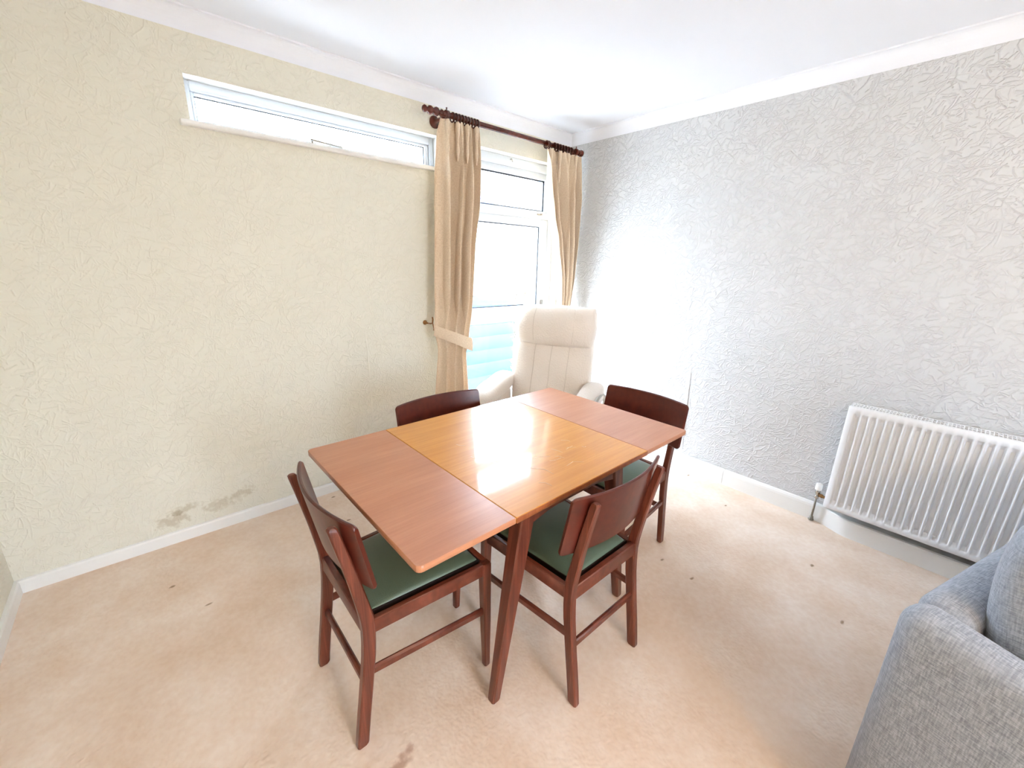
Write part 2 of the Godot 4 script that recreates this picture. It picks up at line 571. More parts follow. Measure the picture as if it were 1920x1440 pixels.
func build_room() -> void:
	# floor
	var st := ns()
	st.set_smooth_group(-1)
	var x0 := ROOM_X
	var z4 := [Vector2.ZERO, Vector2.ZERO, Vector2.ZERO, Vector2.ZERO]
	uquad(st, [Vector3(x0, 0, 0), Vector3(0, 0, 0), Vector3(0, 0, ROOM_Z), Vector3(x0, 0, ROOM_Z)], [Vector2(0, 0), Vector2(1, 0), Vector2(1, 1), Vector2(0, 1)], z4, Vector3.UP)
	for e in [[Vector3(x0, 0, 0), Vector3(0, 0, 0), Vector3(0, 0, -1)], [Vector3(0, 0, 0), Vector3(0, 0, ROOM_Z), Vector3(1, 0, 0)], [Vector3(0, 0, ROOM_Z), Vector3(x0, 0, ROOM_Z), Vector3(0, 0, 1)], [Vector3(x0, 0, ROOM_Z), Vector3(x0, 0, 0), Vector3(-1, 0, 0)]]:
		uquad(st, [e[0], e[1], e[1] - Vector3(0, 0.12, 0), e[0] - Vector3(0, 0.12, 0)], z4, z4, e[2])
	uquad(st, [Vector3(x0, -0.12, 0), Vector3(0, -0.12, 0), Vector3(0, -0.12, ROOM_Z), Vector3(x0, -0.12, ROOM_Z)], z4, z4, Vector3.DOWN)
	tag(put(st, "floor", M.carpet), "worn pinkish beige carpet with dents from furniture", "floor", "", "structure")
	# ceiling slab
	var ce := ns()
	rbox(ce, Vector3(x0 * 0.5, CEIL + 0.1, ROOM_Z * 0.5), Vector3(-x0 + 0.5, 0.2, ROOM_Z + 0.5), 0.001)
	tag(put(ce, "ceiling", M.ceiling_paint), "smooth white painted ceiling", "ceiling", "", "structure")
	# walls
	var W := -x0
	var wb := wall("wall_back", "cream crumpled-texture wallpapered wall with high slot window and glazed door", Vector3(x0, 0, 0), Vector3.RIGHT, Vector3(0, 0, 1), W, CEIL, 0.24, [Rect2(-2.50 - x0, 1.978, 1.27, 0.187), Rect2(-1.12 - x0, 0.0, 1.02, 2.168)], M.wallpaper_marked)
	var wr := wall("wall_right", "pale crumpled-texture wallpapered wall behind the radiator", Vector3(0, 0, -0.24), Vector3(0, 0, 1), Vector3(-1, 0, 0), ROOM_Z + 0.48, CEIL, 0.24, [], M.wallpaper_pale)
	wall("wall_left", "cream wallpapered wall at the left edge", Vector3(x0, 0, -0.24), Vector3(0, 0, 1), Vector3(1, 0, 0), ROOM_Z + 0.48, CEIL, 0.24, [], M.wallpaper)
	wall("wall_front", "cream wallpapered wall with wide window behind the viewer", Vector3(x0, 0, ROOM_Z), Vector3.RIGHT, Vector3(0, 0, -1), W, CEIL, 0.24, [Rect2(0.55, 0.28, 1.15, 1.85)], M.wallpaper)
	# lifted wallpaper seams
	for s in [[wb, Vector3(-1.796, 0.985, 0.001), Vector3(-1.790, 0.70, 0.001), Vector3(0.012, 0, 0.006)], [wb, Vector3(-1.792, 0.66, 0.001), Vector3(-1.792, 0.42, 0.001), Vector3(0.012, 0, 0.0015)], [wr, Vector3(-0.001, 0.76, 1.226), Vector3(-0.001, 0.13, 1.246), Vector3(-0.004, 0, -0.014)]]:
		var g := []
		for i in 13:
			var t := i / 12.0
			var row := PackedVector3Array()
			for j in 5:
				var u := j / 4.0
				var d: Vector3 = s[3]
				var across := Vector3(d.x, 0, 0) if absf(d.x) > absf(d.z) else Vector3(0, 0, d.z)
				var lift := d - across
				row.append(s[1].lerp(s[2], t) + across * u + lift * (1.0 - u) * (1.0 - u) * sin(PI * clampf(t, 0.02, 0.98)))
			g.append(row)
		var sg := ns()
		sheet(sg, g, 0.0006)
		put(sg, "lifted_seam", M.wallpaper_pale if s[0] == wr else M.wallpaper, s[0])
	# skirting boards
	var sk := ns()
	var sec := [Vector2(0, 0), Vector2(0.016, 0), Vector2(0.016, 0.052), Vector2(0.012, 0.060), Vector2(0, 0.061)]
	profile_run(sk, sec, func(r: float, p: Vector2) -> Vector3: return Vector3(r, p.y, p.x), x0, -1.12)
	tag(put(sk, "baseboard_back", M.white_gloss), "low white painted skirting board under the cream window wall", "skirting board", "", "structure")
	var sl := ns()
	profile_run(sl, sec, func(r: float, p: Vector2) -> Vector3: return Vector3(x0 + p.x, p.y, r), 0.0, ROOM_Z)
	tag(put(sl, "baseboard_left", M.white_gloss), "white painted skirting board on the left wall", "skirting board", "", "structure")
	# right skirting is in lengths with an open joint
	var rb := thing("baseboard_right", "taller white skirting board on the right wall with an open joint", "skirting board", Vector3.ZERO, 0.0, "structure")
	var sec2 := [Vector2(0, 0), Vector2(0.024, 0), Vector2(0.024, 0.083), Vector2(0.021, 0.094), Vector2(0.012, 0.103), Vector2(0, 0.106)]
	for r in [[0.0, 1.5565], [1.5595, 2.10], [3.4, ROOM_Z]]:
		var sr := ns()
		profile_run(sr, sec2, func(a: float, p: Vector2) -> Vector3: return Vector3(-p.x, p.y, a), r[0], r[1])
		put(sr, "board", M.white_gloss, rb)
	# boxed pipe run under the radiator, its end swept out in a curve
	var bx := ns()
	var rings := []
	for i in 30:
		var z := 2.095 + 1.305 * pow(i / 29.0, 1.8)
		var dd := 0.024 + 0.056 * smoothstep(2.095, 2.26, z)
		var ring := PackedVector3Array()
		for p in [Vector2(0, 0), Vector2(1, 0), Vector2(1, 0.088), Vector2(0.97, 0.098), Vector2(0.88, 0.103), Vector2(0, 0.105)]:
			ring.append(Vector3(-p.x * dd, p.y, z))
		rings.append(ring)
	loft(bx, rings)
	tag(put(bx, "trim_3", M.white_gloss), "white boxed-in pipe casing with curved end under the radiator", "pipe casing", "", "structure")
	# coving along two walls: concave, with a fine step against the ceiling
	var cs := []
	for i in 9:
		var t := i / 8.0 * PI * 0.5
		cs.append(Vector2(0.046 * (1.0 - cos(t)), 2.322 + 0.070 * sin(t)))
	var outline := [Vector2(0, 2.41), Vector2(0, 2.322)] + cs.slice(1) + [Vector2(0.052, 2.392), Vector2(0.052, 2.41)]
	var c1 := ns()
	profile_run(c1, outline, func(r: float, p: Vector2) -> Vector3: return Vector3(r, minf(p.y, CEIL), p.x), x0, 0.0)
	tag(put(c1, "trim_1", M.ceiling_paint), "white plaster coving above the window wall", "coving", "", "structure")
	var c2 := ns()
	profile_run(c2, outline, func(r: float, p: Vector2) -> Vector3: return Vector3(-p.x, minf(p.y, CEIL), r), 0.0, ROOM_Z)
	tag(put(c2, "trim_2", M.ceiling_paint), "white plaster coving above the radiator wall", "coving", "", "structure")

# ------------------------------------------------------------------ window and door
func frame_bars(parent: Node, called: String, x0: float, x1: float, y0: float, y1: float, z: float, wl: float, wr: float, wb: float, wt: float, depth: float) -> void:
	var st := ns()
	rbox(st, Vector3(x0 + wl / 2, (y0 + y1) / 2, z), Vector3(wl, y1 - y0, depth), 0.004)
	rbox(st, Vector3(x1 - wr / 2, (y0 + y1) / 2, z), Vector3(wr, y1 - y0, depth), 0.004)
	if wb > 0.0: rbox(st, Vector3((x0 + wl + x1 - wr) / 2, y0 + wb / 2, z), Vector3(x1 - x0 - wl - wr + 0.002, wb, depth), 0.004)
	if wt > 0.0: rbox(st, Vector3((x0 + wl + x1 - wr) / 2, y1 - wt / 2, z), Vector3(x1 - x0 - wl - wr + 0.002, wt, depth), 0.004)
	put(st, called, M.upvc, parent)

func pane(parent: Node, x0: float, x1: float, y0: float, y1: float, z: float, e := 0.004) -> void:
	var st := ns()
	rbox(st, Vector3((x0 + x1) / 2, (y0 + y1) / 2, z), Vector3(x1 - x0, y1 - y0, 0.004), 0.0005)
	put(st, "pane", M.glass, parent)
	var g := ns()
	rbox(g, Vector3((x0 + x1) / 2, y1 - e / 2, z + 0.004), Vector3(x1 - x0, e, 0.006), 0.0005)
	rbox(g, Vector3((x0 + x1) / 2, y0 + e / 2, z + 0.004), Vector3(x1 - x0, e, 0.006), 0.0005)
	rbox(g, Vector3(x0 + e / 2, (y0 + y1) / 2, z + 0.004), Vector3(e, y1 - y0, 0.006), 0.0005)
	rbox(g, Vector3(x1 - e / 2, (y0 + y1) / 2, z + 0.004), Vector3(e, y1 - y0, 0.006), 0.0005)
	put(g, "gasket", M.gasket, parent)

func build_openings() -> void:
	# the high slot window
	var w := thing("window_1", "long low slot window high in the cream wall with white frame", "window", Vector3.ZERO, 0.0, "structure")
	frame_bars(w, "frame", -2.50, -1.23, 1.978, 2.165, -0.10, 0.024, 0.030, 0.022, 0.040, 0.05)
	frame_bars(w, "sash", -2.476, -1.26, 2.000, 2.125, -0.105, 0.014, 0.026, 0.012, 0.014, 0.036)
	pane(w, -2.462, -1.286, 2.012, 2.111, -0.108)
	var si := ns()
	rbox(si, Vector3(-1.90, 1.972, -0.022), Vector3(1.28, 0.022, 0.104), 0.004)
	put(si, "sill", M.white_gloss, w)
	var stay := ns()
	bar(stay, Vector3(-1.985, 2.018, -0.058), Vector3(-1.82, 2.006, -0.052), 0.010, 0.006, Vector3.UP, 0.002)
	for x in [-1.975, -1.885, -1.83]: rbox(stay, Vector3(x, 2.004, -0.062), Vector3(0.012, 0.022, 0.012), 0.002)
	put(stay, "stay", M.chrome, w)
	# the glazed door with its fanlight
	var d := thing("door_1", "white framed fully glazed garden door with fanlight and mid rail", "door", Vector3.ZERO, 0.0, "structure")
	var x0 := -1.12
	var x1 := -0.10
	frame_bars(d, "frame", x0, x1, 0.0, 2.168, -0.105, 0.05, 0.05, 0.03, 0.062, 0.07)
	var tr := ns()
	rbox(tr, Vector3((x0 + x1) / 2, 1.790, -0.105), Vector3(x1 - x0 - 0.1, 0.05, 0.07), 0.004)
	put(tr, "transom", M.upvc, d)
	frame_bars(d, "fanlight_sash", x0 + 0.05, x1 - 0.05, 1.815, 2.106, -0.112, 0.03, 0.03, 0.012, 0.045, 0.05)
	pane(d, x0 + 0.08, x1 - 0.08, 1.827, 2.061, -0.118, 0.011)
	frame_bars(d, "door_leaf", x0 + 0.05, x1 - 0.05, 0.03, 1.765, -0.108, 0.075, 0.075, 0.14, 0.055, 0.055)
	var mr := ns()
	rbox(mr, Vector3((x0 + x1) / 2, 1.017, -0.106), Vector3(x1 - x0 - 0.25, 0.125, 0.05), 0.004)
	put(mr, "mid_rail", M.upvc, d)
	pane(d, x0 + 0.125, x1 - 0.125, 1.0795, 1.71, -0.112, 0.008)
	pane(d, x0 + 0.125, x1 - 0.125, 0.17, 0.9545, -0.112, 0.007)
	var hk := ns()
	tube(hk, PackedVector3Array([Vector3(-0.585, 2.150, -0.068), Vector3(-0.585, 2.150, -0.050), Vector3(-0.585, 2.138, -0.046), Vector3(-0.578, 2.132, -0.05)]), 0.003, 8)
	put(hk, "hook", M.chrome, d)
	var ct := ns()
	rbox(ct, Vector3(-0.262, 1.800, -0.066), Vector3(0.06, 0.012, 0.012), 0.003)
	rbox(ct, Vector3(-0.245, 1.808, -0.060), Vector3(0.014, 0.026, 0.018), 0.004)
	put(ct, "catch", M.chrome, d)
	var hd := ns()
	rbox(hd, Vector3(x1 - 0.088, 1.03, -0.078), Vector3(0.03, 0.18, 0.012), 0.004)
	bar(hd, Vector3(x1 - 0.088, 1.05, -0.055), Vector3(x1 - 0.19, 1.05, -0.05), 0.018, 0.014, Vector3.UP, 0.005)
	put(hd, "door_handle", M.chrome, d)

# ------------------------------------------------------------------ outside
func leaf_cloud(parent: Node3D, called: String, n: int, seed_: int, place: Callable, size: float, dark: Color, light: Color) -> void:
	var st := ns()
	st.set_smooth_group(-1)
	var a := Vector3(0, 0, 0)
	var b := Vector3(0.22, 0.06, 0.45)
	var c := Vector3(0, 0, 1)
	var e := Vector3(-0.22, 0.06, 0.45)
	st.set_color(Color.WHITE)
	tri(st, a, b, c, Vector3(0, -1, 0.5))
	tri(st, a, c, e, Vector3(0, -1, 0.5))
	st.generate_normals()
	var mm := MultiMesh.new()
	mm.transform_format = MultiMesh.TRANSFORM_3D
	mm.use_colors = true
	mm.mesh = st.commit()
	mm.instance_count = n
	var rng := RandomNumberGenerator.new()
	rng.seed = seed_
	for i in n:
		var at: Vector3 = place.call(rng)
		var bs := Basis.from_euler(Vector3(rng.randf_range(-1.2, 0.6), rng.randf() * TAU, rng.randf_range(-0.5, 0.5))).scaled(Vector3.ONE * size * rng.randf_range(0.6, 1.3))
		mm.set_instance_transform(i, Transform3D(bs, at))
		mm.set_instance_color(i, dark.lerp(light, rng.randf()))
	var o := MultiMeshInstance3D.new()
	o.multimesh = mm
	o.material_override = M.leaf_green
	o.name = called
	o.set_meta("kind", "stuff")
	parent.add_child(o, true)

func build_outside() -> void:
	var g := ns()
	rbox(g, Vector3(1.0, -0.16, -9.4), Vector3(44, 0.1, 18.2), 0.001)
	rbox(g, Vector3(1.0, -0.16, 14.0), Vector3(44, 0.1, 16.2), 0.001)
	tag(put(g, "ground", M.paving), "pale paved ground of the garden outside", "ground", "", "structure")
	# blue boarded screen near the door
	var f := thing("garden_fence", "pale blue painted board fence seen through the glazed door", "fence", Vector3(0, -0.11, -1.48))
	for i in 7:
		var st := ns()
		rbox(st, Vector3(-0.12, 0.085 + i * 0.165, 0.0015 * (i % 2)), Vector3(1.72, 0.1645, 0.022), 0.0012)
		put(st, "board", M.blue_paint, f)
	for x in [-0.93, -0.12, 0.70]:
		var st := ns()
		rbox(st, Vector3(x, 0.585, -0.045), Vector3(0.06, 1.17, 0.06), 0.005)
		put(st, "post", M.blue_paint, f)
	# shrub by the fence
	var s := thing("garden_shrub", "pale leafy shrub with arching twigs beside the blue fence", "shrub", Vector3(0.92, -0.11, -1.75))
	var rng := RandomNumberGenerator.new()
	rng.seed = 5
	var stems := []
	var stt := ns()
	for i in 26:
		var a := rng.randf() * TAU
		var reach := rng.randf_range(0.15, 0.5)
		var hh := rng.randf_range(0.7, 1.5)
		var pts := PackedVector3Array()
		for k in 6:
			var t := k / 5.0
			pts.append(Vector3(cos(a) * reach * t * t, hh * (1.0 - pow(1.0 - t, 1.6)), sin(a) * reach * t * t * 0.8))
		stems.append(pts)
		tube(stt, pts, 0.006, 5)
	put(stt, "stem", M.bark, s)
	leaf_cloud(s, "foliage", 1500, 8, func(r: RandomNumberGenerator) -> Vector3:
		var p: PackedVector3Array = stems[r.randi() % stems.size()]
		var k := r.randi_range(1, 4)
		return p[k].lerp(p[k + 1], r.randf()) + Vector3(r.randfn(0, 0.05), r.randfn(0, 0.05), r.randfn(0, 0.05)), 0.07, Color(0.22, 0.30, 0.20), Color(0.55, 0.62, 0.50))
	var s2 := thing("garden_shrub", "low wispy shrub in front of the blue fence near the door sill", "shrub", Vector3(0.62, -0.11, -1.12))
	var stems2 := []
	var stt2 := ns()
	for i in 30:
		var a := rng.randf() * TAU
		var reach := rng.randf_range(0.08, 0.26)
		var hh := rng.randf_range(0.3, 0.95)
		var pts := PackedVector3Array()
		for k in 6:
			var t := k / 5.0
			pts.append(Vector3(cos(a) * reach * t * t, hh * (1.0 - pow(1.0 - t, 1.5)), sin(a) * reach * t * t * 0.6))
		stems2.append(pts)
		tube(stt2, pts, 0.004, 5)
	put(stt2, "stem", M.bark, s2)
	leaf_cloud(s2, "foliage", 800, 9, func(r: RandomNumberGenerator) -> Vector3:
		var p: PackedVector3Array = stems2[r.randi() % stems2.size()]
		var k := r.randi_range(0, 4)
		return p[k].lerp(p[k + 1], r.randf()) + Vector3(r.randfn(0, 0.03), r.randfn(0, 0.03), r.randfn(0, 0.03)), 0.05, Color(0.30, 0.38, 0.30), Color(0.62, 0.70, 0.62))
	# neighbouring house: gable towards the garden
	var h := thing("neighbour_house", "white rendered neighbouring house with sloping roof verge beyond the garden", "house", Vector3(8.6, -0.11, -8.0))
	var hw := ns()
	var hx := 4.4
	var eave := 2.95
	var apex := 4.25
	var r0 := PackedVector3Array([Vector3(-hx, 0, 0), Vector3(hx, 0, 0), Vector3(hx, eave, 0), Vector3(0, apex, 0), Vector3(-hx, eave, 0)])
	var r1 := PackedVector3Array()
	for p in r0: r1.append(p + Vector3(0, 0, -5))
	loft(hw, [r0, r1])
	put(hw, "wall", M.render_white, h)
	for sgn in [-1.0, 1.0]:
		var rf := ns()
		var dir := Vector3(hx * sgn, eave - apex, 0)
		bar(rf, Vector3(0, apex + 0.06, -2.4), Vector3(0, apex + 0.06, -2.4) + dir * 1.07, 5.4, 0.09, Vector3(0, 0, 1), 0.01)
		put(rf, "roof", M.slate, h)
		var vg := ns()
		bar(vg, Vector3(0, apex - 0.04, 0.28), Vector3(0, apex - 0.04, 0.28) + dir * 1.06, 0.03, 0.2, Vector3(0, 0, 1), 0.005)
		put(vg, "bargeboard", M.brick_edge, h)
	# tree seen through the slot window
	var t := thing("garden_tree", "pale young tree outside the slot window", "tree", Vector3(-2.2, -0.11, -5.2))
	var tt := ns()
	loft(tt, [sup_ring(Vector3(0, 0, 0), Vector3.RIGHT, Vector3.BACK, 0.09, 0.09, 10), sup_ring(Vector3(0.05, 1.6, 0), Vector3.RIGHT, Vector3.BACK, 0.07, 0.07, 10), sup_ring(Vector3(0.0, 3.4, 0.05), Vector3.RIGHT, Vector3.BACK, 0.03, 0.03, 10)], true)
	put(tt, "trunk", M.bark, t)
	leaf_cloud(t, "crown", 700, 14, func(r: RandomNumberGenerator) -> Vector3:
		var v := Vector3(r.randfn(0, 0.5), r.randfn(0, 0.45), r.randfn(0, 0.5))
		return Vector3(0, 3.2, 0) + v, 0.11, Color(0.35, 0.45, 0.35), Color(0.6, 0.7, 0.6))

# ------------------------------------------------------------------ table
func slab_ring(y: float, x0: float, x1: float, z0: float, z1: float, inset: float, rad: Array) -> PackedVector3Array:
	var r := PackedVector3Array()
	var cs := [[x1 - inset, z1 - inset, 0.0, rad[0]], [x0 + inset, z1 - inset, 0.5, rad[1]], [x0 + inset, z0 + inset, 1.0, rad[2]], [x1 - inset, z0 + inset, 1.5, rad[3]]]
	for c in cs:
		var q: float = c[3]
		var sx := -1.0 if c[2] == 0.0 or c[2] == 1.5 else 1.0
		var sz := -1.0 if c[2] < 1.0 else 1.0
		for k in 5:
			var a: float = PI * (c[2] + 0.125 * k)
			r.append(Vector3(c[0] + sx * q + cos(a) * q, y, c[1] + sz * q + sin(a) * q))
	return r

func slab(st: SurfaceTool, x0: float, x1: float, z0: float, z1: float, y0: float, y1: float, rad: Array, ch := 0.002) -> void:
	loft(st, [slab_ring(y0, x0, x1, z0, z1, ch, rad), slab_ring(y0 + ch, x0, x1, z0, z1, 0, rad), slab_ring(y1 - ch, x0, x1, z0, z1, 0, rad), slab_ring(y1, x0, x1, z0, z1, ch, rad)])

func build_table() -> void:
	var t := thing("dining_table", "extended draw-leaf wooden table with glossy orange centre and duller brown leaves", "table", Vector3(-1.771, 0, 1.348), 0.008)
	var hz := 0.406
	var y1 := 0.740
	var y0 := 0.721
	var e := 0.0012
	var c := ns()
	slab(c, -0.345, 0.338, -hz, hz, y0, y1, [0.002, 0.002, 0.002, 0.002], 0.0015)
	tag(put(c, "tabletop", M.top_timber, t), "glossy orange-brown centre panel with scratches")
	var l := ns()
	slab(l, -0.654, -0.345 - e, -hz, hz, y0, y1, [0.002, 0.016, 0.016, 0.002], 0.0015)
	tag(put(l, "leaf", M.leaf_timber, t), "duller pinkish brown pull-out leaf")
	var l2 := ns()
	slab(l2, 0.338 + e, 0.660, -hz, hz, y0, y1, [0.014, 0.002, 0.002, 0.014], 0.0015)
	tag(put(l2, "leaf", M.leaf_timber, t), "duller pinkish brown pull-out leaf")
	for sz in [1.0, -1.0]:
		var es := ns()
		rbox(es, Vector3(-0.0035, (y0 + y1) / 2 - 0.0005, sz * (hz + 0.0003)), Vector3(0.682, y1 - y0 - 0.002, 0.003), 0.0006)
		put(es, "edging", M.edge_timber, t)
	# aprons with a shallow arch
	for s in [1.0, -1.0]:
		var a := ns()
		var rings := []
		for i in 17:
			var u := i / 16.0
			var x := lerpf(-0.262, 0.262, u)
			var bot := 0.628 + 0.024 * smoothstep(0.0, 0.3, u) * smoothstep(0.0, 0.3, 1.0 - u)
			rings.append(rect_ring(Vector3(x, (bot + 0.720) / 2, s * 0.335), Vector3.UP, Vector3.BACK, 0.720 - bot, 0.02, 0.002))
		loft(a, rings)
		put(a, "apron", M.timber_across, t)
		var b := ns()
		rbox(b, Vector3(s * 0.262, 0.66, 0), Vector3(0.02, 0.09, 0.64), 0.002)
		put(b, "apron", M.timber_deep, t)
		for rz in [-0.25, 0.25]:
			var run := ns()
			rbox(run, Vector3(s * 0.33, 0.706, rz), Vector3(0.56, 0.026, 0.024), 0.002)
			put(run, "leaf_runner", M.timber_across, t)
	for sx in [-1.0, 1.0]:
		for sz in [1.0, -1.0]:
			var g := ns()
			# outer corner goes from (0.262, 0.72, 0.352) out to (0.372, 0, 0.342)
			var rings := []
			for k in [[0.0, 0.4], [0.012, 1.0], [0.35, 1.0], [0.65, 1.0], [0.95, 1.0], [1.0, 1.0]]:
				var v: float = k[0]
				var wx := lerpf(0.033, 0.062, v) * lerpf(0.8, 1.0, k[1])
				var wz := lerpf(0.033, 0.058, v) * lerpf(0.8, 1.0, k[1])
				var ox := lerpf(0.374, 0.262, v)
				var oz := lerpf(0.350, 0.352, v)
				rings.append(rect_ring(Vector3(sx * (ox - lerpf(0.033, 0.062, v) / 2), 0.7205 * v, sz * (oz - lerpf(0.033, 0.058, v) / 2)), Vector3.RIGHT, Vector3.BACK, wx, wz, 0.005))
			loft(g, rings)
			put(g, "leg", M.timber_upright, t)
	# surface scratches, pale scores a hair proud of the varnish
	var rng := RandomNumberGenerator.new()
	rng.seed = 3
	var sc := ns()
	for s in [[0.115, 0.190, 0.03, 0.02], [0.10, 0.20, 0.045, -0.006], [0.02, 0.215, 0.02, 0.03], [-0.02, 0.225, 0.05, 0.012], [-0.10, 0.24, 0.02, 0.06], [-0.14, 0.20, 0.05, 0.05], [-0.05, 0.17, 0.06, 0.03], [0.06, 0.16, 0.01, 0.05], [0.15, 0.13, 0.02, 0.03], [-0.19, 0.10, 0.05, 0.02], [0.0, 0.29, 0.07, 0.02], [-0.16, 0.31, 0.02, 0.04], [0.17, 0.22, 0.012, 0.01], [-0.22, 0.02, 0.01, 0.03], [-0.2, -0.1, 0.02, 0.03]]:
		var p := Vector3(s[0], 0.7402, s[1])
		var q := p + Vector3(s[2], 0, s[3])
		var m := (p + q) / 2 + Vector3(rng.randfn(0, 0.006), 0, rng.randfn(0, 0.006))
		bar(sc, p, m, 0.0016, 0.0005, Vector3(0, 0, 1), 0.0001)
		bar(sc, m, q, 0.0012, 0.0005, Vector3(0, 0, 1), 0.0001)
	put(sc, "scratch_mark", M.scratch, t)

# ------------------------------------------------------------------ dining chairs: local +z is the way the sitter faces, rear feet end at z = 0
func make_chair() -> Node3D:
	var c := thing("dining_chair", "", "chair")
	for s in [-1.0, 1.0]:
		var st := ns()
		var rings := []
		var prof := [[0.0, 0.0165, 0.028, 0.020], [0.008, 0.0185, 0.036, 0.024], [0.06, 0.025, 0.036, 0.025], [0.12, 0.033, 0.036, 0.026], [0.19, 0.0435, 0.036, 0.026], [0.26, 0.053, 0.036, 0.026], [0.32, 0.061, 0.037, 0.026], [0.37, 0.065, 0.037, 0.026], [0.42, 0.0665, 0.037, 0.026], [0.46, 0.064, 0.037, 0.026], [0.50, 0.057, 0.035, 0.026], [0.58, 0.042, 0.032, 0.025], [0.67, 0.0225, 0.029, 0.024], [0.755, 0.003, 0.027, 0.023], [0.771, -0.001, 0.025, 0.021], [0.776, -0.002, 0.016, 0.014]]
		for p in prof:
			rings.append(rect_ring(Vector3(s * 0.175, p[0], p[1]), Vector3.RIGHT, Vector3.BACK, p[3], p[2], 0.004))
		loft(st, rings)
		put(st, "rear_leg", M.timber_upright, c)
		var f := ns()
		rings = []
		for p in [[0.0, 0.019, 0.208, 0.468], [0.006, 0.024, 0.208, 0.468], [0.20, 0.030, 0.2025, 0.469], [0.40, 0.034, 0.198, 0.468], [0.437, 0.034, 0.198, 0.468], [0.442, 0.028, 0.198, 0.468]]:
			rings.append(rect_ring(Vector3(s * p[2], p[0], p[3]), Vector3.RIGHT, Vector3.BACK, p[1], p[1], 0.004))
		loft(f, rings)
		put(f, "front_leg", M.timber_upright, c)
		var r := ns()
		bar(r, Vector3(s * 0.176, 0.419, 0.075), Vector3(s * 0.200, 0.419, 0.455), 0.02, 0.048, Vector3.RIGHT, 0.003)
		put(r, "seat_rail", M.timber_deep, c)
		var q := ns()
		bar(q, Vector3(s * 0.176, 0.262, 0.055), Vector3(s * 0.2035, 0.246, 0.462), 0.016, 0.03, Vector3.RIGHT, 0.006)
		put(q, "stretcher", M.timber_deep, c)
	var fr := ns()
	bar(fr, Vector3(-0.19, 0.419, 0.472), Vector3(0.19, 0.419, 0.472), 0.02, 0.048, Vector3.BACK, 0.003)
	put(fr, "seat_rail", M.timber_across, c)
	var rr := ns()
	bar(rr, Vector3(-0.17, 0.422, 0.062), Vector3(0.17, 0.422, 0.062), 0.022, 0.054, Vector3.BACK, 0.003)
	put(rr, "seat_rail", M.timber_across, c)
	var rs := ns()
	bar(rs, Vector3(-0.17, 0.222, 0.047), Vector3(0.17, 0.222, 0.047), 0.016, 0.028, Vector3.BACK, 0.005)
	put(rs, "stretcher", M.timber_across, c)
	# drop-in seat: dark rim and a domed green pad
	var n := 18
	var rim := ns()
	var rr0 := PackedVector3Array()
	var rr1 := PackedVector3Array()
	for p in [[-0.155, 0.082], [0.155, 0.082], [0.183, 0.455], [-0.183, 0.455]]:
		rr0.append(Vector3(p[0], 0.405, p[1]))
		rr1.append(Vector3(p[0], 0.447, p[1]))
	loft(rim, [rr0, rr1])
	put(rim, "seat_frame", M.seat_rim, c)
	var pad := ns()
	pad.set_smooth_group(0)
	var top := []
	for i in n + 1:
		var row := PackedVector3Array()
		for j in n + 1:
			var u := sin((j / float(n) - 0.5) * PI)
			var v := sin((i / float(n) - 0.5) * PI)
			var z := lerpf(0.086, 0.452, v * 0.5 + 0.5)
			var hw := lerpf(0.153, 0.180, v * 0.5 + 0.5)
			var f := pow(maxf(0.0, (1 - u * u)), 0.28) * pow(maxf(0.0, 1 - v * v), 0.28)
			row.append(Vector3(u * hw, 0.443 + 0.026 * f, z))
		top.append(row)
	for i in n:
		for j in n:
			quad(pad, top[i][j], top[i][j + 1], top[i + 1][j + 1], top[i + 1][j], Vector3(0, 0.3, 0.27))
	put(pad, "seat", M.green_vinyl, c)
	# backrest: bent panel, ends forward of the middle, corners rounded
	var bp := ns()
	var cols := []
	var xs := [-0.229, -0.2285, -0.226, -0.221, -0.213]
	for i in range(-9, 10): xs.append(i * 0.0222)
	xs += [0.213, 0.221, 0.226, 0.2285, 0.229]
	var ax := Vector3(0, 1, -0.19).normalized()
	for x in xs:
		var q: float = clampf((absf(x) - 0.215) / 0.0141, 0.0, 1.0)
		var drop: float = 0.013 * (1.0 - sqrt(1.0 - q * q))
		var hi: float = 0.792 - drop
		var lo: float = 0.576 + drop
		var sag: float = 0.046 * (x / 0.229) * (x / 0.229)
		var slope: float = 2.0 * 0.046 * x / (0.229 * 0.229)
		var nn := Vector3(-slope, 0, 1).normalized()
		var cy := (hi + lo) / 2
		var zc := 0.0125 - 0.19 * (cy - 0.69) + sag
		cols.append(rect_ring(Vector3(x, cy, zc), ax, nn, (hi - lo) * 1.018, 0.012, 0.004))
	loft(bp, cols)
	put(bp, "backrest", M.timber_panel, c)
	return c

func build_chairs() -> void:
	var labels := [
		"mahogany chair with green vinyl seat half under the table's near left leaf",
		"mahogany chair with green seat at the long near side, back towards viewer",
		"mahogany chair behind the table on the window wall side, only backrest showing",
		"mahogany chair at the far end of the table beside the radiator wall"]
	var spots := [[Vector3(-2.534, 0, 1.357), PI / 2], [Vector3(-1.754, 0, 1.886), PI], [Vector3(-1.792, 0, 0.806), 0.0], [Vector3(-0.898, 0, 1.434), -PI / 2]]
	var first := make_chair()
	for i in 4:
		var o: Node3D = first
		if i > 0:
			o = first.duplicate()
			o.name = "dining_chair_%03d" % i
			add_child(o, true)
		o.position = spots[i][0]
		o.rotation.y = spots[i][1]
		tag(o, labels[i], "chair", "matching dining chairs round the table")

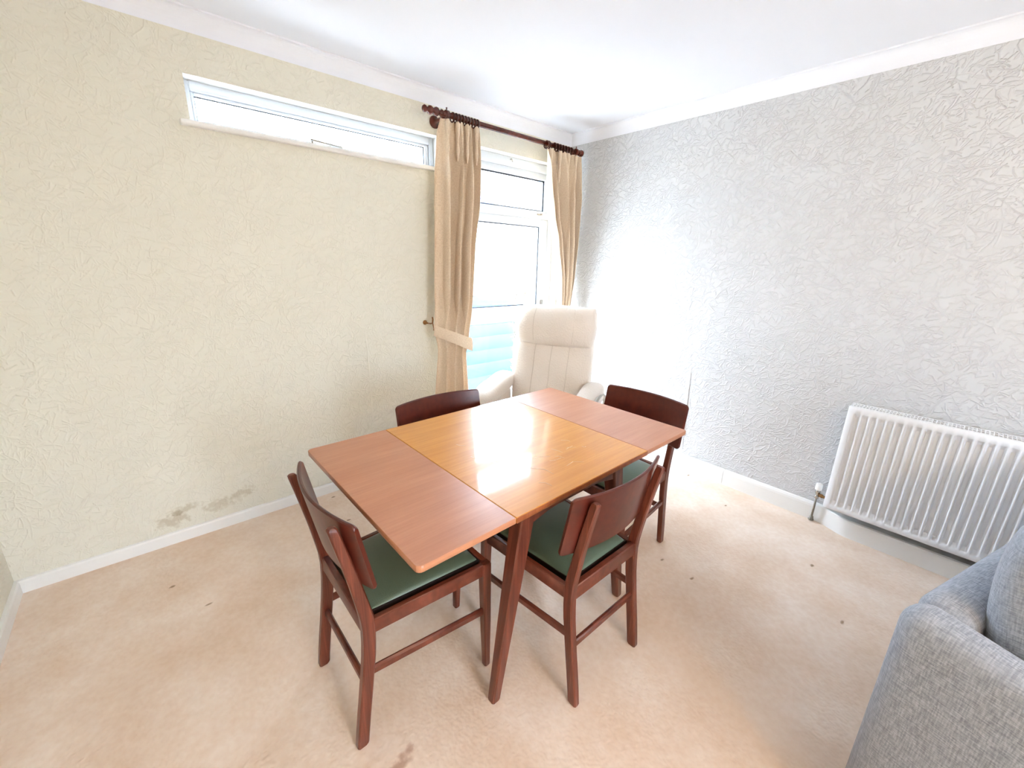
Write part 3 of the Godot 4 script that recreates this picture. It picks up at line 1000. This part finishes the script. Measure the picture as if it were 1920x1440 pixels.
# ------------------------------------------------------------------ recliner; local +z is forward
func build_armchair() -> void:
	var a := thing("armchair", "cream leather swivel recliner with headrest cushion beside the garden door", "armchair", Vector3(-0.96, 0, 0.690), -1.125)
	var back_b := Basis(Vector3.RIGHT, -0.27)   # reclined
	# base: ring and column
	var ring := ns()
	var pts := PackedVector3Array()
	for i in 33: pts.append(Vector3(cos(TAU * i / 32.0) * 0.27, 0.02, sin(TAU * i / 32.0) * 0.27))
	tube(ring, pts, 0.019, 10)
	for k in 3:
		var d := Vector3(cos(TAU * k / 3.0), 0, sin(TAU * k / 3.0))
		bar(ring, d * 0.262 + Vector3(0, 0.03, 0), Vector3(0, 0.1, 0), 0.05, 0.02, Vector3.UP.cross(d), 0.004)
	put(ring, "base", M.base_timber, a)
	var col := ns()
	lathe(col, Vector3(0, 0.07, 0), Vector3.UP, [[0.045, 0.0], [0.045, 0.06], [0.03, 0.07], [0.03, 0.2], [0.1, 0.21], [0.1, 0.23]], 20)
	put(col, "column", M.chrome, a)
	# seat
	var seat := ns()
	puff(seat, Vector3(0, 0.375, 0.02), Vector3(0.56, 0.58, 0.19), Basis(Vector3.RIGHT, Vector3(0, 0.10, 1).normalized(), Vector3(0, -1, 0.10).normalized()), 6.0, 0.22, 22)
	put(seat, "seat", M.cream_leather, a)
	# back cushion: swells, with vertical tufts
	var bc := Vector3(0, 0.70, -0.275)
	var back := ns()
	var bbump := func(u: float, v: float) -> float:
		var d := 0.0
		for x in [-0.42, 0.02, 0.46]: d -= 0.008 * exp(-pow((u - x) / 0.05, 2.0))
		return d + 0.006 * sin(v * 7.0 + u * 3.0) * exp(-v * v)
	puff(back, bc, Vector3(0.55, 0.66, 0.19), back_b, 7.0, 0.20, 36, bbump)
	var bk := put(back, "backrest", M.cream_leather, a)
	for x in [-0.42, 0.02, 0.46]:
		var sm := ns()
		var sp := PackedVector3Array()
		for i in 15:
			var v := lerpf(-0.78, 0.62, i / 14.0)
			var u: float = x
			var f := pow((1 - u * u) * (1 - v * v), 0.20)
			sp.append(bc + back_b * Vector3(u * 0.275 * sqrt(1 - v * v / 7.0), v * 0.33 * sqrt(1 - u * u / 7.0), (0.0975 + float(bbump.call(u, v))) * f))
		tube(sm, sp, 0.0022, 6)
		put(sm, "stitching", M.leather_seam, bk)
	# headrest cushion over the top of the back
	var hb := Basis(Vector3.RIGHT, -0.20)
	var hc := Vector3(0.008, 1.012, -0.302)
	var head := ns()
	var hbump := func(u: float, v: float) -> float:
		var d := 0.0
		for x in [-0.5, 0.52]: d -= 0.006 * exp(-pow((u - x) / 0.05, 2.0))
		return d + 0.007 * sin(u * 9.0 + v * 2.0) * clampf(0.4 + v, 0.0, 1.0)
	puff(head, hc, Vector3(0.55, 0.28, 0.205), hb, 7.0, 0.26, 26, hbump)
	var hd := put(head, "headrest", M.cream_leather, a)
	for x in [-0.5, 0.52]:
		var sm := ns()
		var sp := PackedVector3Array()
		for i in 11:
			var v := lerpf(-0.8, 0.8, i / 10.0)
			var f := pow((1 - x * x) * (1 - v * v), 0.26)
			sp.append(hc + hb * Vector3(x * 0.275 * sqrt(1 - v * v / 7.0), v * 0.14 * sqrt(1 - x * x / 7.0), (0.1045 + float(hbump.call(x, v))) * f))
		tube(sm, sp, 0.0022, 6)
		put(sm, "stitching", M.leather_seam, hd)
	# arms: padded roll that droops forward over an outer shell
	for s in [-1.0, 1.0]:
		var pad := ns()
		var rings := []
		for i in 17:
			var t := i / 16.0
			var z := lerpf(-0.27, 0.27, t)
			var y := 0.625 - 0.085 * t * t - 0.01 * t
			var k := sqrt(maxf(0.02, 1.0 - pow(absf(t * 2.0 - 1.0), 5.0)))
			rings.append(sup_ring(Vector3(s * 0.322, y, z), Vector3.RIGHT, Vector3.UP, 0.076 * k, 0.066 * k, 20, 2.6))
		loft(pad, rings, true)
		var am := put(pad, "armrest", M.cream_leather, a)
		var side := ns()
		rings = []
		for i in 13:
			var t := i / 12.0
			var z := lerpf(-0.235, 0.255, t)
			var top := 0.615 - 0.085 * t * t
			var k := sqrt(maxf(0.05, 1.0 - pow(absf(t * 2.0 - 1.0), 6.0)))
			rings.append(sup_ring(Vector3(s * 0.322, (top + 0.28) / 2, z), Vector3.RIGHT, Vector3.UP, 0.062 * k, (top - 0.28) / 2 * k, 20, 4.0))
		loft(side, rings, true)
		put(side, "arm_panel", M.cream_leather, am)
		var shell := ns()
		var arc := PackedVector3Array()
		for i in 21:
			var t := i / 20.0
			var an := lerpf(PI * 0.98, -0.02 * PI, t)
			arc.append(Vector3(s * 0.385, 0.38 + 0.27 * pow(sin(clampf(an, 0.02, PI)), 0.5) - 0.035 * t, cos(an) * 0.275))
		tube(shell, arc, 0.013, 10, Vector3.RIGHT)
		put(shell, "arm_rim", M.shell_plastic, am)

# ------------------------------------------------------------------ curtains
func curtain_grid(xl: Callable, xr: Callable, z0: float, ytop: float, ybot: float, folds: float, amp: Callable, seed_: int) -> Array:
	var nu := 90
	var nv := 56
	var rng := RandomNumberGenerator.new()
	rng.seed = seed_
	var ph := [rng.randf() * TAU, rng.randf() * TAU, rng.randf() * TAU]
	var g := []
	for j in nv + 1:
		var y := lerpf(ytop, ybot, j / float(nv))
		var a: float = xl.call(y)
		var b: float = xr.call(y)
		var am: float = amp.call(y)
		var row := PackedVector3Array()
		for i in nu + 1:
			var u := i / float(nu)
			var w := u + 0.035 * sin(u * 9.0 + ph[0]) + 0.012 * sin(y * 2.1 + ph[1])
			var s := sin(w * TAU * folds + ph[2])
			var f := signf(s) * pow(absf(s), 0.9) + 0.35 * sin(w * TAU * folds * 0.47 + y * 0.8)
			var x := lerpf(a, b, u) + 0.020 * sin(w * TAU * folds + ph[2] + 1.3) * (am / 0.05)
			row.append(Vector3(x, y, z0 + am * f))
		g.append(row)
	return g

func lut(pts: Array, y: float) -> float:
	# pts: [y, value], y falling
	if y >= pts[0][0]: return pts[0][1]
	for i in pts.size() - 1:
		if y >= pts[i + 1][0]:
			var t := inverse_lerp(pts[i][0], pts[i + 1][0], y)
			return lerpf(pts[i][1], pts[i + 1][1], smoothstep(0.0, 1.0, t) * 0.5 + t * 0.5)
	return pts[-1][1]

func pinch(parent: Node3D, xs: Array, y: float, z: float) -> void:
	# heading tape with gathered pleats standing proud
	for x in xs:
		var st := ns()
		var rings := []
		for k in [[0.012, 0.006, 0.012], [0.0, 0.014, 0.020], [-0.045, 0.011, 0.017], [-0.09, 0.006, 0.010], [-0.14, 0.012, 0.015], [-0.20, 0.004, 0.004]]:
			rings.append(sup_ring(Vector3(x, y + k[0], z), Vector3.RIGHT, Vector3.BACK, k[1], k[2], 12))
		loft(st, rings, true)
		put(st, "pleat", M.curtain_cloth, parent)

func build_curtains() -> void:
	var zc := 0.140
	var yr := 2.246
	# pole
	var p := thing("curtain_pole", "turned dark wood curtain pole above the garden door", "curtain pole")
	var st := ns()
	lathe(st, Vector3(-1.30, yr, zc), Vector3.RIGHT, [[0.0155, 0.0], [0.0155, 1.235]], 16)
	put(st, "pole", M.pole_timber, p)
	var prof := [[0.010, 0.0], [0.019, 0.004], [0.021, 0.012], [0.014, 0.020], [0.013, 0.026], [0.021, 0.034], [0.025, 0.045], [0.020, 0.056], [0.014, 0.062], [0.017, 0.068], [0.023, 0.082], [0.021, 0.094], [0.012, 0.102], [0.011, 0.108], [0.018, 0.114], [0.019, 0.124], [0.012, 0.132], [0.001, 0.134]]
	var f1 := ns()
	lathe(f1, Vector3(-1.292, yr, zc), Vector3.LEFT, prof)
	put(f1, "finial", M.pole_timber, p)
	var prof2 := [[0.010, 0.0], [0.020, 0.003], [0.020, 0.010], [0.014, 0.015], [0.017, 0.019], [0.024, 0.030], [0.022, 0.042], [0.012, 0.050], [0.001, 0.052]]
	var f2 := ns()
	lathe(f2, Vector3(-0.075, yr, zc), Vector3.RIGHT, prof2)
	put(f2, "finial", M.pole_timber, p)
	for x in [-1.335 + 0.07, -0.10]:
		var b := ns()
		lathe(b, Vector3(x, yr - 0.012, 0.0), Vector3.BACK, [[0.034, 0.0], [0.036, 0.006], [0.030, 0.012], [0.018, 0.016], [0.014, 0.03], [0.014, 0.10], [0.018, 0.112], [0.022, 0.125]], 16)
		lathe(b, Vector3(x - 0.012, yr, zc), Vector3.RIGHT, [[0.022, 0.0], [0.024, 0.004], [0.024, 0.020], [0.022, 0.024]], 18)
		lathe(b, Vector3(x, yr + 0.02, zc), Vector3.UP, [[0.004, 0.0], [0.004, 0.012], [0.006, 0.014], [0.001, 0.019]], 8)
		put(b, "bracket", M.pole_timber, p)
	# rings
	var rx := []
	for i in 9: rx.append(-1.225 + i * 0.0225)
	for i in 2: rx.append(-0.425 + i * 0.018)
	for i in 7: rx.append(-0.345 + i * 0.030)
	for i in rx.size():
		var rg := ns()
		var rings := []
		for k in 21:
			var an := TAU * k / 20.0
			var d := Vector3(0, cos(an), sin(an))
			rings.append(sup_ring(Vector3(rx[i], yr - 0.006, zc) + d * 0.0235, Vector3.RIGHT, d, 0.0048, 0.0048, 8))
		loft(rg, rings, true, false)
		var left := i < 9
		var nth: String = ["first", "second", "third", "fourth", "fifth", "sixth", "seventh", "eighth", "ninth"][i if left else 17 - i]
		tag(put(rg, "curtain_ring", M.ring_timber), "dark wood curtain ring, %s from the %s finial" % [nth, "long left" if left else "short right"], "curtain ring", "rings over the left curtain" if left else "rings over the right curtain")
	# left curtain
	var lc := thing("curtain", "beige woven curtain at the door's left held by a tieback", "curtain")
	var xl := func(y: float) -> float: return lut([[2.225, -1.300], [2.15, -1.318], [1.7, -1.335], [1.15, -1.352], [0.98, -1.375], [0.85, -1.352], [0.5, -1.38], [0.02, -1.385]], y)
	var xr := func(y: float) -> float: return lut([[2.225, -1.035], [2.1, -1.042], [1.8, -1.056], [1.5, -1.090], [1.1, -1.108], [0.90, -1.125], [0.80, -1.150], [0.5, -1.135], [0.02, -1.13]], y)
	var am := func(y: float) -> float: return lut([[2.225, 0.012], [2.12, 0.034], [1.9, 0.056], [1.2, 0.056], [0.92, 0.022], [0.7, 0.030], [0.02, 0.036]], y)
	var s1 := ns()
	sheet(s1, curtain_grid(xl, xr, zc, 2.222, 0.025, 3.4, am, 21), 0.003)
	put(s1, "cloth", M.curtain_cloth, lc)
	pinch(lc, [-1.275, -1.205, -1.135, -1.065], 2.205, zc + 0.022)
	# right curtain, drawn sharply aside
	var rc := thing("curtain", "beige woven curtain at the door's right drawn aside into the corner", "curtain")
	var xl2 := func(y: float) -> float: return lut([[2.225, -0.425], [2.12, -0.398], [1.95, -0.388], [1.79, -0.352], [1.58, -0.285], [1.3, -0.225], [1.08, -0.195], [0.85, -0.185], [0.02, -0.20]], y)
	var xr2 := func(y: float) -> float: return lut([[2.225, -0.045], [2.14, -0.058], [1.98, -0.062], [1.6, -0.062], [1.08, -0.085], [0.85, -0.09], [0.02, -0.06]], y)
	var am2 := func(y: float) -> float: return lut([[2.225, 0.012], [2.12, 0.034], [1.9, 0.054], [1.3, 0.05], [0.92, 0.022], [0.02, 0.03]], y)
	var s2 := ns()
	sheet(s2, curtain_grid(xl2, xr2, zc - 0.005, 2.222, 0.025, 3.6, am2, 33), 0.003)
	put(s2, "cloth", M.curtain_cloth, rc)
	pinch(rc, [-0.39, -0.30, -0.21, -0.12], 2.205, zc + 0.02)
	# tieback band round the left curtain
	var tb := thing("curtain_tieback", "beige fabric tieback band hooked to the wall round the left curtain", "tieback")
	var g := []
	var nv := 8
	for j in nv + 1:
		var v := j / float(nv)
		var row := PackedVector3Array()
		for i in 33:
			var u := i / 32.0
			# from the wall hook across the front, round the right edge and back behind
			var ang := lerpf(0.0, 1.0, u)
			var x: float
			var z: float
			if ang < 0.62:
				var t := ang / 0.62
				x = lerpf(-1.392, -1.135, t)
				z = 0.135 + 0.075 * sin(minf(t * 1.5, 1.0) * PI * 0.5)
			else:
				var t := (ang - 0.62) / 0.38
				x = -1.135 + 0.035 * sin(t * PI) - 0.03 * t
				z = 0.21 - 0.13 * t
			var ymid := lerpf(0.985, 0.872, minf(ang / 0.62, 1.0))
			row.append(Vector3(x, ymid + (0.5 - v) * lerpf(0.072, 0.088, minf(ang / 0.62, 1.0)), z + 0.006 * sin(v * PI)))
		g.append(row)
	var ts := ns()
	sheet(ts, g, -0.004)
	put(ts, "band", M.curtain_cloth, tb)
	var hk := thing("tieback_hook", "small dark metal wall hook holding the tieback", "hook")
	var hs := ns()
	lathe(hs, Vector3(-1.378, 1.02, 0.0), Vector3.BACK, [[0.016, 0.0], [0.016, 0.004], [0.006, 0.008], [0.005, 0.05]], 12)
	tube(hs, PackedVector3Array([Vector3(-1.378, 1.02, 0.045), Vector3(-1.380, 1.022, 0.08), Vector3(-1.384, 1.03, 0.11), Vector3(-1.390, 1.055, 0.125), Vector3(-1.390, 1.07, 0.12)]), 0.005, 8)
	tube(hs, PackedVector3Array([Vector3(-1.386, 1.028, 0.115), Vector3(-1.390, 1.0, 0.135), Vector3(-1.393, 0.985, 0.138)]), 0.004, 8)
	put(hs, "hook", M.brass, hk)

# ------------------------------------------------------------------ radiator
func build_radiator() -> void:
	var z0 := 2.130
	var z1 := 3.33
	var y0 := 0.148
	var y1 := 0.748
	var xf := -0.118      # front face
	var r := thing("radiator", "white fluted panel radiator on the right wall", "radiator", Vector3(0, 0, 0))
	# front panel with pressed flutes: a grid whose depth follows the pressing
	var st := ns()
	var pitch := 0.0333
	var nz := 12 * int((z1 - z0 - 0.05) / pitch)
	var ys := [y0, y0 + 0.004, y0 + 0.028, y0 + 0.034, y0 + 0.042, y0 + 0.055, y1 - 0.060, y1 - 0.047, y1 - 0.039, y1 - 0.033, y1 - 0.004, y1]
	var ends := [0.0, 0.0, 0.0, 0.35, 0.8, 1.0, 1.0, 0.8, 0.35, 0.0, 0.0, 0.0]
	var zs := [z0, z0 + 0.004]
	for i in nz + 1: zs.append(z0 + 0.025 + pitch * i / 12.0)
	zs += [z1 - 0.004, z1]
	var g := []
	for j in ys.size():
		var row := PackedVector3Array()
		for i in zs.size():
			var z: float = zs[i]
			var dep := 0.0
			if i >= 2 and i < zs.size() - 2:
				var t := fposmod((z - z0 - 0.025) / pitch, 1.0)
				# narrow raised rib, wider rounded channel
				dep = 0.019 * smoothstep(0.10, 0.30, t) * (1.0 - smoothstep(0.70, 0.95, t))
			var edge := 0.004 if (j == 0 or j == ys.size() - 1 or i == 0 or i == zs.size() - 1) else 0.0
			row.append(Vector3(xf + dep * ends[j] + edge, ys[j], z))
		g.append(row)
	st.set_smooth_group(0)
	for j in ys.size() - 1:
		for i in zs.size() - 1:
			quad(st, g[j][i], g[j][i + 1], g[j + 1][i + 1], g[j + 1][i], Vector3(0.5, ys[j], zs[i]))
	put(st, "front_panel", M.white_metal, r)
	# body behind the front panel
	var b := ns()
	rbox(b, Vector3(-0.0965, (y0 + y1) / 2, (z0 + z1) / 2), Vector3(0.007, y1 - y0 - 0.004, z1 - z0 - 0.004), 0.001)
	rbox(b, Vector3(-0.036, (y0 + y1) / 2, (z0 + z1) / 2), Vector3(0.012, y1 - y0 - 0.01, z1 - z0 - 0.01), 0.002)
	put(b, "back_panel", M.white_metal, r)
	for z in [z0 + 0.004, z1 - 0.004]:
		var e := ns()
		rbox(e, Vector3(-0.0735, (y0 + y1) / 2, z), Vector3(0.083, y1 - y0 - 0.006, 0.003), 0.001)
		put(e, "side_cover", M.white_metal, r)
	# top grille of bars with open slots
	var tg := ns()
	rbox(tg, Vector3(-0.108, y1 - 0.002, (z0 + z1) / 2), Vector3(0.014, 0.004, z1 - z0 - 0.006), 0.001)
	rbox(tg, Vector3(-0.036, y1 - 0.002, (z0 + z1) / 2), Vector3(0.012, 0.004, z1 - z0 - 0.006), 0.001)
	rbox(tg, Vector3(-0.075, y1 - 0.002, (z0 + z1) / 2), Vector3(0.008, 0.004, z1 - z0 - 0.006), 0.001)
	var k := 0
	while z0 + 0.012 + k * 0.013 < z1 - 0.01:
		rbox(tg, Vector3(-0.072, y1 - 0.003, z0 + 0.012 + k * 0.013), Vector3(0.066, 0.006, 0.0045), 0.001)
		k += 1
	put(tg, "top_grille", M.white_metal, r)
	var fin := ns()
	rbox(fin, Vector3(-0.068, (y0 + y1) / 2, (z0 + z1) / 2), Vector3(0.04, y1 - y0 - 0.08, z1 - z0 - 0.1), 0.002)
	put(fin, "convector_core", M.core_metal, r)
	for z in [2.4, 3.0]:
		var bk := ns()
		rbox(bk, Vector3(-0.018, 0.5, z), Vector3(0.030, 0.3, 0.03), 0.002)
		put(bk, "wall_bracket", M.white_metal, r)
	# thermostatic valve on its pipe
	var v := thing("radiator_valve", "white capped radiator valve on a thin pipe at the radiator's near corner", "valve", Vector3(-0.043, 0.008, 2.083))
	var cap := ns()
	lathe(cap, Vector3(0, 0.196, 0), Vector3.UP, [[0.013, 0.0], [0.0165, 0.003], [0.0175, 0.010], [0.0165, 0.034], [0.0155, 0.038], [0.012, 0.041], [0.001, 0.042]], 20)
	put(cap, "cap", M.white_gloss, v)
	var bd := ns()
	lathe(bd, Vector3(0, 0.142, 0), Vector3.UP, [[0.008, 0.0], [0.0125, 0.003], [0.0125, 0.016], [0.010, 0.020], [0.010, 0.034], [0.0135, 0.037], [0.0135, 0.050], [0.010, 0.054]], 6)
	put(bd, "valve_body", M.chrome, v)
	var tl := ns()
	lathe(tl, Vector3(0, 0.168, 0.006), Vector3(-0.35, 0, 1), [[0.008, 0.0], [0.008, 0.008], [0.012, 0.009], [0.012, 0.022], [0.008, 0.024], [0.008, 0.048]], 6)
	put(tl, "tail_nut", M.brass, v)
	var pp := ns()
	lathe(pp, Vector3(0, 0.0, 0), Vector3.UP, [[0.0055, 0.0], [0.0055, 0.146]], 12)
	put(pp, "pipe", M.copper_pipe, v)
	var col := ns()
	lathe(col, Vector3(0, 0.0, 0), Vector3.UP, [[0.014, 0.0], [0.014, 0.006], [0.010, 0.012], [0.010, 0.022], [0.006, 0.024]], 14)
	put(col, "pipe_collar", M.copper_pipe, v)

# ------------------------------------------------------------------ sofa; local +x runs along the back, local +z is forward (away from the table)
func soft_block(st: SurfaceTool, lo: Vector3, hi: Vector3, rad: float, drop := 0.0) -> void:
	# block with generously rounded edges; the top may fall towards +z
	var n := 7
	var rings := []
	for e in [0, 1]:
		for k in n + 1:
			var a := k / float(n) * PI * 0.5
			var y: float
			var ins: float
			if e == 0:
				y = lo.y + rad * 0.3 * (1 - cos(PI * 0.5 - a + 0.0) * 1.0) * 0.0 + rad * 0.3 * sin(a)
				ins = rad * 0.3 * (1 - cos(PI * 0.5 - (PI * 0.5 - a)) * 0.0 - 1.0 + (1.0 - sin(a)))
			else:
				y = hi.y - rad + rad * sin(a)
				ins = rad * (1 - cos(a))
			var ring := PackedVector3Array()
			var rr := maxf(rad - ins, 0.004)
			for c in [[hi.x, hi.z, 0.0, -1, -1], [lo.x, hi.z, 0.5, 1, -1], [lo.x, lo.z, 1.0, 1, 1], [hi.x, lo.z, 1.5, -1, 1]]:
				for m in 7:
					var an: float = PI * (c[2] + m / 12.0)
					var px: float = c[0] + c[3] * rad + cos(an) * rr
					var pz: float = c[1] + c[4] * rad + sin(an) * rr
					var f := (pz - lo.z) / (hi.z - lo.z)
					ring.append(Vector3(px, y - drop * f * f * smoothstep(lo.y, hi.y, y), pz))
			rings.append(ring)
	loft(st, rings, true)

func build_sofa() -> void:
	# corner of the upholstery in view: outer arm face looks to the room's left, the back stands towards the table
	var s := thing("sofa", "light grey woven fabric sofa corner at the lower right of view", "sofa", Vector3(-1.665, 0, 2.505), -0.285)
	var arm := ns()
	soft_block(arm, Vector3(0.0, 0.05, 0.0), Vector3(0.105, 0.725, 0.88), 0.045, 0.085)
	put(arm, "armrest", M.grey_weave, s)
	var bk := ns()
	soft_block(bk, Vector3(0.085, 0.05, 0.0), Vector3(1.40, 0.727, 0.10), 0.04)
	put(bk, "backrest", M.grey_weave, s)
	var a2 := ns()
	soft_block(a2, Vector3(1.38, 0.05, 0.0), Vector3(1.485, 0.725, 0.88), 0.045, 0.085)
	put(a2, "armrest", M.grey_weave, s)
	var base := ns()
	soft_block(base, Vector3(0.09, 0.06, 0.10), Vector3(1.395, 0.30, 0.86), 0.03)
	put(base, "base", M.grey_weave, s)
	for i in 2:
		var sc := ns()
		puff(sc, Vector3(0.42 + i * 0.64, 0.37, 0.49), Vector3(0.64, 0.70, 0.17), Basis(Vector3.RIGHT, Vector3.BACK, Vector3.DOWN), 8.0, 0.15, 20)
		put(sc, "seat_cushion", M.grey_weave, s)
	for x in [0.06, 1.425]:
		for z in [0.06, 0.82]:
			var ft := ns()
			lathe(ft, Vector3(x, 0.0, z), Vector3.UP, [[0.018, 0.0], [0.022, 0.01], [0.028, 0.06]], 14)
			put(ft, "foot", M.base_timber, s)
	# back cushions lean on the back, with piped edges
	for i in 2:
		var c := thing("cushion", "plump grey piped cushion leaning in the sofa corner nearest the table" if i == 0 else "grey piped cushion at the sofa's end beside the radiator", "cushion", Vector3.ZERO)
		c.transform = Transform3D(Basis(Vector3.UP, -0.285), Vector3(-1.665, 0, 2.505)) * Transform3D(Basis(Vector3.RIGHT, -0.17), Vector3(0.405 + i * 0.61, 0.70, 0.185))
		var cu := ns()
		var sz := Vector3(0.58, 0.48, 0.23)
		puff(cu, Vector3.ZERO, sz, Basis(), 6.0, 0.20, 26)
		put(cu, "cover", M.grey_weave, c)
		var pg := ns()
		var pp := PackedVector3Array()
		for k in 65:
			var t := fposmod(k / 64.0 * 4.0, 4.0)
			var e := sin((fposmod(t, 1.0) - 0.5) * PI)
			var uv: Vector2 = [Vector2(e, -1), Vector2(1, e), Vector2(-e, 1), Vector2(-1, -e)][int(t) % 4]
			pp.append(Vector3(uv.x * sqrt(1 - uv.y * uv.y / 2.0 * 0.4) * sz.x / 2, uv.y * sqrt(1 - uv.x * uv.x / 2.0 * 0.4) * sz.y / 2, 0))
		tube(pg, pp, 0.006, 8, Vector3.BACK)
		put(pg, "piping", M.sofa_piping, c)

# ------------------------------------------------------------------ the living end of the room, behind the viewer
func build_far_end() -> void:
	var w := thing("window_2", "wide white framed window behind the viewer", "window", Vector3.ZERO, 0.0, "structure")
	var x0 := ROOM_X + 0.55
	frame_bars(w, "frame", x0, x0 + 1.15, 0.28, 2.13, ROOM_Z + 0.12, 0.06, 0.06, 0.06, 0.06, 0.06)
	var st := ns()
	rbox(st, Vector3(x0 + 0.575, 1.205, ROOM_Z + 0.12), Vector3(0.06, 1.74, 0.06), 0.004)
	put(st, "mullion", M.upvc, w)
	pane(w, x0 + 0.06, x0 + 0.545, 0.34, 2.07, ROOM_Z + 0.13)
	pane(w, x0 + 0.605, x0 + 1.09, 0.34, 2.07, ROOM_Z + 0.13)
	var l := thing("pendant_lamp", "lit globe pendant lamp over the living end of the room", "lamp", Vector3(-2.45, 2.02, 3.9))
	var gl := ns()
	lathe(gl, Vector3(0, -0.12, 0), Vector3.UP, [[0.001, 0.0], [0.06, 0.015], [0.105, 0.06], [0.12, 0.12], [0.105, 0.18], [0.06, 0.225], [0.02, 0.24]], 24)
	put(gl, "globe", M.lamp_glow, l)
	var cd := ns()
	lathe(cd, Vector3(0, 0.115, 0), Vector3.UP, [[0.02, 0.0], [0.02, 0.03], [0.004, 0.035], [0.004, 0.25], [0.045, 0.255], [0.045, 0.265]], 14)
	put(cd, "cord", M.white_gloss, l)
	var o := OmniLight3D.new()
	o.name = "pendant_light"
	o.light_color = Color(1.0, 0.80, 0.52)
	o.light_energy = 0.13
	o.light_size = 0.1
	o.omni_range = 12.0
	o.omni_attenuation = 2.0
	o.shadow_enabled = true
	l.add_child(o)
